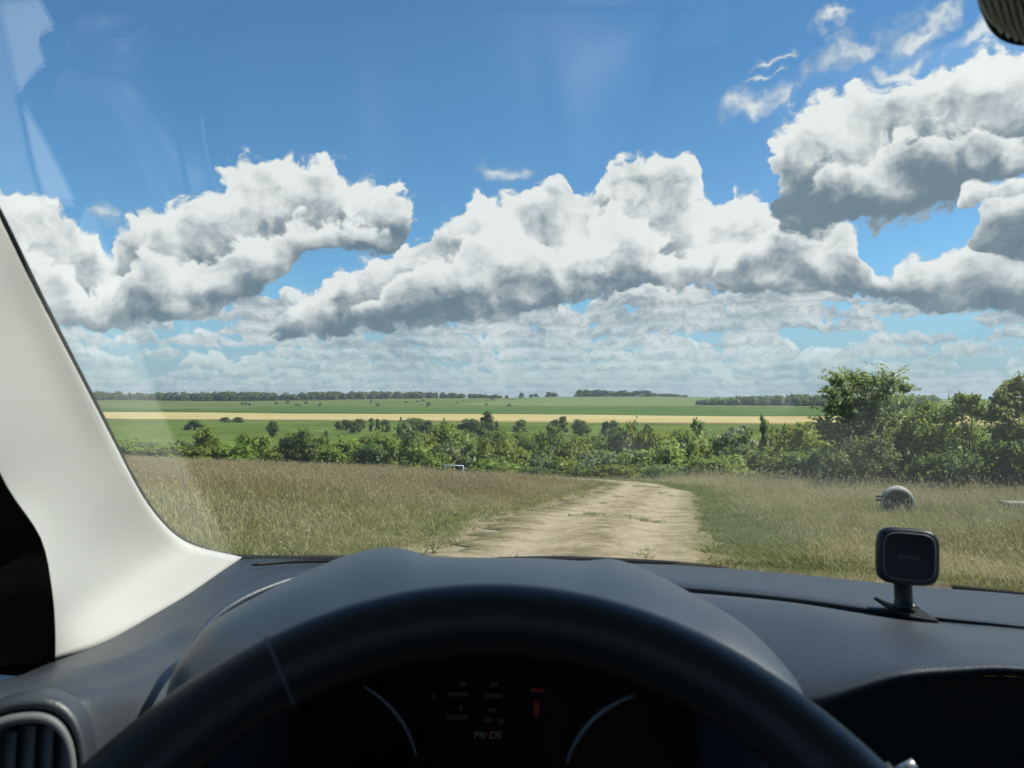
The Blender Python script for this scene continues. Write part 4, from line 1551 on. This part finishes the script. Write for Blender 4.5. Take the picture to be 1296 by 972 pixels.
# --- dashboard
D = [
    [(8, 863, .59), (66, 838, .65), (140, 809, .73), (200, 775, .815), (245, 748, .882), (306, 708, .985), (440, 706, 1.03), (620, 706, 1.05), (800, 713, 1.05), (870, 716, 1.045), (1000, 726, 1.03), (1120, 738, 1.0), (1200, 745, .98), (1296, 753, .95), (1500, 775, .87), (1800, 830, .74)],
    [(-36, 870, .537), (74, 846, .60), (150, 825, .67), (212, 793, .77), (262, 767, .83), (330, 733, .90), (440, 721, .94), (620, 722, .955), (800, 729, .955), (870, 738, .935), (1000, 751, .905), (1120, 768, .865), (1200, 778, .845), (1296, 788, .815), (1500, 812, .75), (1800, 880, .64)],
    [(-36, 876, .528), (78, 852, .582), (154, 834, .645), (216, 803, .745), (268, 778, .80), (336, 747, .855), (440, 737, .89), (620, 737, .90), (800, 742, .905), (870, 752, .918), (1000, 764.5, .89), (1120, 780, .852), (1200, 788, .832), (1296, 797, .80), (1500, 820, .735), (1800, 888, .63)],
    [(-34, 890, .518), (84, 866, .562), (160, 850, .63), (222, 820, .72), (276, 793, .76), (345, 765, .80), (440, 755, .82), (620, 755, .84), (800, 753, .85), (870, 752, .85), (1000, 764, .825), (1120, 784, .785), (1200, 799, .752), (1296, 811, .722), (1500, 838, .66), (1800, 918, .57)],
    [(-32, 925, .508), (92, 899, .540), (172, 880, .60), (236, 856, .66), (290, 834, .69), (355, 812, .72), (445, 805, .745), (620, 800, .765), (800, 796, .77), (880, 790, .765), (1005, 800, .745), (1120, 806, .715), (1200, 815, .69), (1296, 824, .667), (1500, 852, .62), (1800, 940, .535)],
    [(-34, 1030, .508), (100, 1000, .53), (182, 975, .585), (248, 945, .62), (304, 918, .65), (372, 905, .68), (452, 905, .70), (620, 900, .72), (800, 900, .72), (905, 905, .675), (1018, 893, .64), (1125, 861, .632), (1200, 853, .628), (1296, 851, .618), (1500, 882, .58), (1800, 985, .51)],
    [(-34, 1060, .55), (100, 1030, .585), (182, 1005, .61), (248, 970, .64), (304, 938, .68), (372, 925, .74), (452, 925, .76), (620, 920, .78), (800, 920, .78), (905, 915, .76), (1018, 895, .74), (1125, 866, .74), (1200, 859, .74), (1296, 857, .73), (1500, 888, .69), (1800, 990, .60)]]
DV = [[P(*q) for q in r] for r in D]
for r in DV:
    r.append(r[-1] + Vector((.34, -.14, -.01)))
dash = part('dashboard', loft(DV, 6, 7, True), 'dash_plastic', label='dark blue-grey moulded dashboard')
low = [DV[-1], [Vector((p.x, p.y - .01, CAMZ - .42)) for p in DV[-1]], [Vector((p.x, p.y - .06, CAMZ - .8)) for p in DV[-1]]]
part('lower_dashboard', loft(low, 4, 3, True), 'black_plastic')
slot = [P(318, 715, .935), P(370, 711, .965), P(440, 710, .985)]
obj('defroster_grille', new_mesh('defroster_grille', *tube(crom([tuple(p) for p in slot], 6), [.001] + [.0022] * 11 + [.001], 8), True), MATS['black_plastic'], dash)

# --- instrument hood
H1 = [(178, 1120, .50), (196, 945, .505), (212, 872, .52), (230, 832, .54), (268, 788, .575), (330, 752, .62), (385, 725, .66), (430, 706, .695), (460, 697, .71), (490, 692.5, .72), (518, 696, .72), (545, 704, .72), (600, 706, .72), (680, 707, .72), (735, 710, .72), (758, 708, .72), (776, 707.5, .72),
      (800, 714, .71), (830, 727, .69), (870, 748, .66), (920, 776, .62), (960, 806, .585), (1000, 850, .545), (1020, 885, .525), (1036, 935, .51), (1052, 1110, .50)]
LIP = [(220, 1130, .47), (232, 960, .475), (246, 905, .48), (268, 880, .485), (305, 850, .49), (355, 826, .50), (405, 806, .505), (445, 795, .51), (470, 789, .51), (495, 784, .51), (520, 780, .51), (548, 777, .51), (600, 774, .51), (675, 775, .51), (730, 783, .51), (755, 787, .51), (775, 791, .51),
       (798, 796, .51), (825, 805, .508), (858, 822, .505), (895, 846, .50), (925, 872, .497), (958, 905, .49), (978, 930, .485), (992, 965, .48), (1004, 1130, .47)]
h1 = [P(*q) for q in H1]
lp = [P(*q) for q in LIP]
back = []
for p in h1:
    q = Vector((p.x * 1.03, p.y + .10, p.z - .075))
    back.append(q)
back2 = [Vector((p.x * 1.04, p.y + .05, p.z - .022)) for p in h1]
mid = [a.lerp(b, .5) + Vector((0, 0, .012)) for a, b in zip(h1, lp)]
lip2 = [Vector((p.x * .985, p.y - .004, p.z - .012)) for p in lp]
cx0, cz0 = -.015, CAMZ - .26
inner = [Vector((cx0 + (p.x - cx0) * .94, p.y + .05, cz0 + (p.z - cz0) * .90)) for p in lp]
inner2 = [Vector((cx0 + (p.x - cx0) * .90, p.y + .16, cz0 + (p.z - cz0) * .84)) for p in lp]
hood = part('instrument_hood', loft([back, back2, h1, mid, lp, lip2, inner, inner2], 3, 5, True), 'hood_plastic', label='dark blue-grey hood arching over the instruments')

for pts, w_ in (([(455, 716, .80), (390, 728, .77), (330, 748, .73), (285, 772, .69), (255, 800, .65), (236, 832, .61), (224, 868, .575)], .0035),
                ([(480, 722, .715), (400, 742, .67), (340, 768, .625), (300, 795, .595), (272, 830, .565), (255, 868, .54)], .0022)):
    q = crom([tuple(P(*k)) for k in pts], 6)
    obj('moulding', new_mesh('moulding', *tube(q, [w_ * (.25 + .75 * math.sin(math.pi * min(1, (i + 1) / 14) / 2)) for i in range(len(q))], 8), True), MATS['hood_plastic'], hood)

# --- instruments under the hood
panel = part('instrument_panel', join([box((-.20, .655, CAMZ - .40), (.16, .67, CAMZ - .19))]), 'gloss_black', smooth=False)


def arc(cx, cy, R, a0, a1, d, rad_):
    pts = [P(cx + R * math.cos(rad(a)), cy - R * math.sin(rad(a)), d) for a in np.linspace(a0, a1, 24)]
    return tube(pts, [rad_ * (.5 + .5 * math.sin(math.pi * i / 23)) + .0004 for i in range(24)], 6)


for k in ((398, 985, 132, 12, 62, .64, .0014), (838, 1000, 125, 106, 164, .64, .0024)):
    obj('gauge_ring', new_mesh('gauge_ring', *arc(*k), True), MATS['dim_silver'], panel)


def text(body, size, m, loc, rx, parent, name='lettering', rz=0.0):
    cu = bpy.data.curves.new(name, 'FONT')
    cu.body = body
    cu.size = size
    cu.align_x, cu.align_y = 'CENTER', 'CENTER'
    cu.extrude = .0001
    t = bpy.data.objects.new(name, cu)
    col.objects.link(t)
    bpy.context.view_layer.update()
    me = bpy.data.meshes.new_from_object(t.evaluated_get(bpy.context.evaluated_depsgraph_get()))
    bpy.data.objects.remove(t)
    M = Matrix.Translation(loc) @ Matrix.Rotation(rz, 4, 'Z') @ Matrix.Rotation(rx, 4, 'X')
    me.transform(M)
    return obj(name, me, MATS[m], parent)


dp = .650
for k, (ch, mm) in enumerate((('P', 'display_white'), ('R', 'display_white'), ('N', 'display_red'), ('D', 'display_white'), ('S', 'display_white'))):
    text(ch, .0085, mm, P(603 + 7.2 * k, 931, dp), rad(90), panel)
for (x, y, w) in ((580, 879, 26), (625, 881, 22), (578, 908, 28), (618, 911, 12), (634, 913, 9), (625, 867, 10), (585, 866, 9), (583, 896, 4), (623, 899, 10), (548, 882, 5)):
    a, b = P(x - w / 2, y - 2.5, dp), P(x + w / 2, y + 2.5, dp)
    obj('readout', new_mesh('readout', *box((a.x, dp, b.z), (b.x, dp + .002, a.z))), MATS['display_dim'], panel)
for (x, y, w, h) in ((679, 898, 7, 20), (680, 874, 16, 4)):
    a, b = P(x - w / 2, y - h / 2, dp), P(x + w / 2, y + h / 2, dp)
    obj('warning_mark', new_mesh('warning_mark', *box((a.x, dp, b.z), (b.x, dp + .002, a.z))), MATS['display_red'], panel)


# --- steering wheel
def steering_wheel():
    R, r, tilt, yaw = .19, .0165, .698, -.101
    u = Vector((0, math.sin(tilt), math.cos(tilt)))
    s = Vector((1, 0, 0))
    n = s.cross(u)
    C = Z(-.0035, .3645, -.103) - u * R
    rot = Matrix.Rotation(-yaw, 3, 'Z')
    u, s, n = rot @ u, rot @ s, rot @ n
    root = empty('steering_wheel', C)
    root.parent = car
    root.matrix_parent_inverse = car.matrix_world.inverted()

    def pt(th, ph, rr=r, RR=R):
        e = u * math.cos(th) + s * math.sin(th)
        return C + e * (RR + rr * math.cos(ph)) + n * (rr * math.sin(ph))
    V, F = [], []
    NT, NP = 144, 20
    for i in range(NT):
        th = 2 * math.pi * i / NT
        g_ = 1 + .10 * (math.exp(-((abs((th + math.pi) % (2 * math.pi) - math.pi) - 1.15) / .25) ** 2))
        for k in range(NP):
            V.append(pt(th, 2 * math.pi * k / NP, r * g_))
    for i in range(NT):
        for k in range(NP):
            j = (i + 1) % NT
            F.append((i * NP + k, j * NP + k, j * NP + (k + 1) % NP, i * NP + (k + 1) % NP))
    rim = obj('rim', new_mesh('rim', V, F, True), MATS['leather'], root)
    for th in (-.48,):
        V2, F2 = tube([pt(th, 2 * math.pi * k / 24, r * 1.005) for k in range(24)], .0006, 6, closed=True)
        obj('seam', new_mesh('seam', V2, F2, True), MATS['seam_thread'], rim)
    for th, w in ((1.62, .030), (-1.62, .030), (math.pi, .024)):
        e = u * math.cos(th) + s * math.sin(th)
        t = n.cross(e)
        secs = []
        for q, wd, tk in ((.05, w * 1.5, .012), (.11, w, .010), (.18, w * .8, .009)):
            c = C + e * q - n * (.022 * (1 - q / .19))
            secs.append([c + t * wd * a + n * tk * b for a, b in ((-1, -1), (0, -1.2), (1, -1), (1, 1), (0, 1.2), (-1, 1))])
        V3 = [p for q in secs for p in q]
        F3 = [(i * 6 + k, i * 6 + (k + 1) % 6, i * 6 + 6 + (k + 1) % 6, i * 6 + 6 + k) for i in range(2) for k in range(6)]
        obj('spoke', new_mesh('spoke', V3, F3, True), MATS['dim_silver'] if th == math.pi else MATS['black_plastic'], root)
    prof = [(.0, .030), (.04, .028), (.062, .018), (.068, .0), (.062, -.03), (.0, -.035)]
    V4, F4 = [], []
    for (a, b) in prof:
        V4 += [C - n * .022 + (u * math.cos(2 * math.pi * k / 32) * .9 + s * math.sin(2 * math.pi * k / 32)) * max(a, .0005) - n * (-b if False else 0) + n * (b * .8) for k in range(32)]
    F4 = [(i * 32 + k, i * 32 + (k + 1) % 32, i * 32 + 32 + (k + 1) % 32, i * 32 + 32 + k) for i in range(len(prof) - 1) for k in range(32)]
    obj('hub', new_mesh('hub', V4, F4, True), MATS['black_plastic'], root)
    # column stalk with a silver tip behind the wheel
    a, b, c = Z(.06, .46, -.33), P(1115, 990, .44), P(1158, 966, .435)
    st = part('column_stalk', tube([a, a.lerp(b, .5), b, b.lerp(c, .45)], [.009, .008, .007, .007], 10), 'black_plastic')
    obj('tip', new_mesh('tip', *tube([b.lerp(c, .46), c], [.0032, .0028], 10), True), MATS['silver'], st)


steering_wheel()


# --- outer air vent, low on the left
def vent():
    c = P(26, 980, .488)
    ax_n = Vector((.30, -.93, .20)).normalized()       # faces the driver
    ux = Vector((0, 0, 1)).cross(ax_n).normalized() * -1
    ux = Vector((ux.x, ux.y, ux.z))
    if ux.x < 0:
        ux = -ux
    uy = ax_n.cross(ux).normalized()
    if uy.z < 0:
        uy = -uy
    c = c - uy * .012

    def sup(a, rx, ry, e=.78):
        ca, sa = math.cos(a), math.sin(a)
        return ux * (math.copysign(abs(ca) ** e, ca) * rx) + uy * (math.copysign(abs(sa) ** e, sa) * ry)
    N = 48
    root = empty('air_vent', c)
    root.parent = car
    root.matrix_parent_inverse = car.matrix_world.inverted()
    rx, ry = .034, .051
    def ringpart(name, prof, m):
        V, F = [], []
        for (k, h) in prof:
            V += [c + sup(2 * math.pi * i / N, rx * k, ry * k) + ax_n * h for i in range(N)]
        for j in range(len(prof) - 1):
            F += [(j * N + i, j * N + (i + 1) % N, (j + 1) * N + (i + 1) % N, (j + 1) * N + i) for i in range(N)]
        obj(name, new_mesh(name, V, F, True), MATS[m], root)
    ringpart('surround', [(1.16, -.02), (1.15, .002), (1.10, .008), (1.02, .007), (.97, .0)], 'dash_plastic')
    ringpart('frame', [(.985, -.006), (.96, .008), (.90, .010), (.84, .006), (.80, -.004), (.78, -.035)], 'vent_grey')
    ringpart('duct', [(.80, -.034), (.5, -.036), (.01, -.036)], 'black_plastic')
    for k in range(-2, 3):
        o = c + ux * (k * .0105) - ax_n * .010
        hh = ry * .76 * math.sqrt(max(.2, 1 - (k / 3.2) ** 2))
        dv = (ux * .72 + ax_n * .70).normalized() * .0075
        tv = ax_n.cross(ux).normalized() * 0 + (ux * .7 - ax_n * .72).normalized() * .0008
        V = []
        for a in (-1, 1):
            for b in (-1, 1):
                for e in (-1, 1):
                    V.append(o + uy * hh * a + dv * b + tv * e)
        F = [(0, 1, 3, 2), (4, 6, 7, 5), (0, 4, 5, 1), (2, 3, 7, 6), (0, 2, 6, 4), (1, 5, 7, 3)]
        obj('slat', new_mesh('slat', V, F), MATS['vent_grey'], root)


vent()


# --- ribbed sensor housing at the top of the windscreen
def housing():
    d0 = .425
    root = empty('sensor_housing', P(1290, 10, d0))
    root.parent = car
    root.matrix_parent_inverse = car.matrix_world.inverted()
    rows = []
    out = [(1232, -130), (1234, -60), (1238, -5), (1247, 22), (1258, 40), (1274, 51), (1296, 56), (1340, 59), (1400, 55), (1440, 20), (1450, -60), (1452, -130)]
    cx, cy = 1345, -80
    for t, dd in ((1.0, .022), (1.0, .006), (.985, 0), (.6, -.002), (.05, -.003)):
        rows.append([P(cx + (x - cx) * t, cy + (y - cy) * t, d0 + dd - (.0 if t > .9 else 0)) for (x, y) in out])
    obj('cover', new_mesh('cover', *loft(rows, 4, 3), True), MATS['black_plastic'], root)
    for k in range(20):
        x0 = 1236 + 9.4 * k
        end = 26 + 30 * (1 - math.exp(-(k + .35) / 1.8)) if k < 14 else 52 - (k - 14) * 4
        pts = [(x0 - 8, -125), (x0 - 5, -60), (x0 - 1, -18), (x0 + 6, 4), (x0 + 14, end * .62), (x0 + 24, end)]
        q = crom([tuple(P(x, y, d0 - .0075)) for (x, y) in pts], 7)
        rr = [.00115 * (1 + (.22 if i % 2 else -.12)) for i in range(len(q))]
        obj('rib', new_mesh('rib', *tube(q, rr, 6), True), MATS['rib_grey'], root)


housing()


# ------------------------------------------------------------------ phone holder on the dashboard
def holder():
    d0 = .838
    B = P(1146, 772, d0 + .006)
    root = empty('phone_holder', B, label='black square magnetic phone holder stuck on top of the dashboard', category='phone holder')
    H = P(1148, 704, d0)
    nrm = Vector((-.18, -.98, .10)).normalized()
    ux = Vector((.985, -.185, -.055)).normalized()
    ux = (ux - nrm * ux.dot(nrm)).normalized()
    uy = ux.cross(nrm) * -1
    if uy.z < 0:
        uy = -uy
    N = 64

    def sup(a, k, e=.46):
        ca, sa = math.cos(a), math.sin(a)
        return ux * (math.copysign(abs(ca) ** e, ca) * .0305 * k) + uy * (math.copysign(abs(sa) ** e, sa) * .0292 * k)

    def lathe(name, prof, m):
        V, F = [], []
        for (k, h) in prof:
            V += [H + sup(2 * math.pi * i / N, k) + nrm * h for i in range(N)]
        for j in range(len(prof) - 1):
            F += [(j * N + i, j * N + (i + 1) % N, (j + 1) * N + (i + 1) % N, (j + 1) * N + i) for i in range(N)]
        F.append(tuple((len(prof) - 1) * N + i for i in range(N)))
        F.append(tuple(reversed(range(N))))
        return obj(name, new_mesh(name, V, F, True), MATS[m], root)
    head = lathe('head', [(.86, -.013), (.98, -.009), (1.03, -.003), (1.03, .003), (.97, .007), (.86, .0078), (.80, .0074)], 'holder_black')
    ring = tube([H + sup(2 * math.pi * i / N, .84) + nrm * .0078 for i in range(N)], .0009, 6, closed=True)
    obj('ring', new_mesh('ring', *ring, True), MATS['holder_ring'], head)
    M = Matrix((ux, uy, nrm)).transposed().to_4x4()
    M.translation = H + nrm * .0080
    cu = bpy.data.curves.new('lettering', 'FONT')
    cu.body, cu.size, cu.align_x, cu.align_y, cu.extrude = 'baseus', .0082, 'CENTER', 'CENTER', .0001
    t = bpy.data.objects.new('lettering', cu)
    col.objects.link(t)
    bpy.context.view_layer.update()
    me = bpy.data.meshes.new_from_object(t.evaluated_get(bpy.context.evaluated_depsgraph_get()))
    bpy.data.objects.remove(t)
    me.transform(M)
    obj('lettering', me, mat('holder_print', (.11, .12, .13), .5, .3), head)
    neck = [P(1143, 728, d0 + .012), P(1143, 745, d0 + .012), P(1144, 760, d0 + .010), P(1146, 770, d0 + .008)]
    obj('neck', new_mesh('neck', *tube(crom([tuple(p) for p in neck], 5), [.0098] * 4 + [.0092] * 6 + [.0098, .0105, .0112, .012, .013, .0135][:6], 20), True), MATS['holder_black'], root)
    rows = []
    for j in range(5):
        b = j / 4 * 2 - 1
        rows.append([B + Vector((a * .0245, b * .020, -.0018 + .0045 * (a < 0) * a * a - .004 * a + .0015 * b)) for a in np.linspace(-1, 1, 9)])
    pad = obj('base_pad', new_mesh('base_pad', *loft(rows, 2, 2), True), MATS['rubber'], root)
    so_ = pad.modifiers.new('thickness', 'SOLIDIFY')
    so_.thickness, so_.offset = .0035, 0


holder()


# ------------------------------------------------------------------ the air over the fields
HAZE = 0.00011
def haze():
    v, f = box((-7000, -500, -75), (7000, 9500, 45))
    m = bpy.data.materials.new('haze')
    m.use_nodes = True
    nt = m.node_tree
    nt.nodes.remove(nt.nodes['Principled BSDF'])
    pv = nt.nodes.new('ShaderNodeVolumePrincipled')
    pv.inputs['Color'].default_value = (.80, .90, 1.0, 1)
    pv.inputs['Density'].default_value = HAZE
    pv.inputs['Anisotropy'].default_value = .2
    nt.links.new(pv.outputs[0], nt.nodes['Material Output'].inputs['Volume'])
    obj('haze', new_mesh('haze', v, f), m, kind='stuff', label='thin summer haze over the fields', category='haze')


haze()
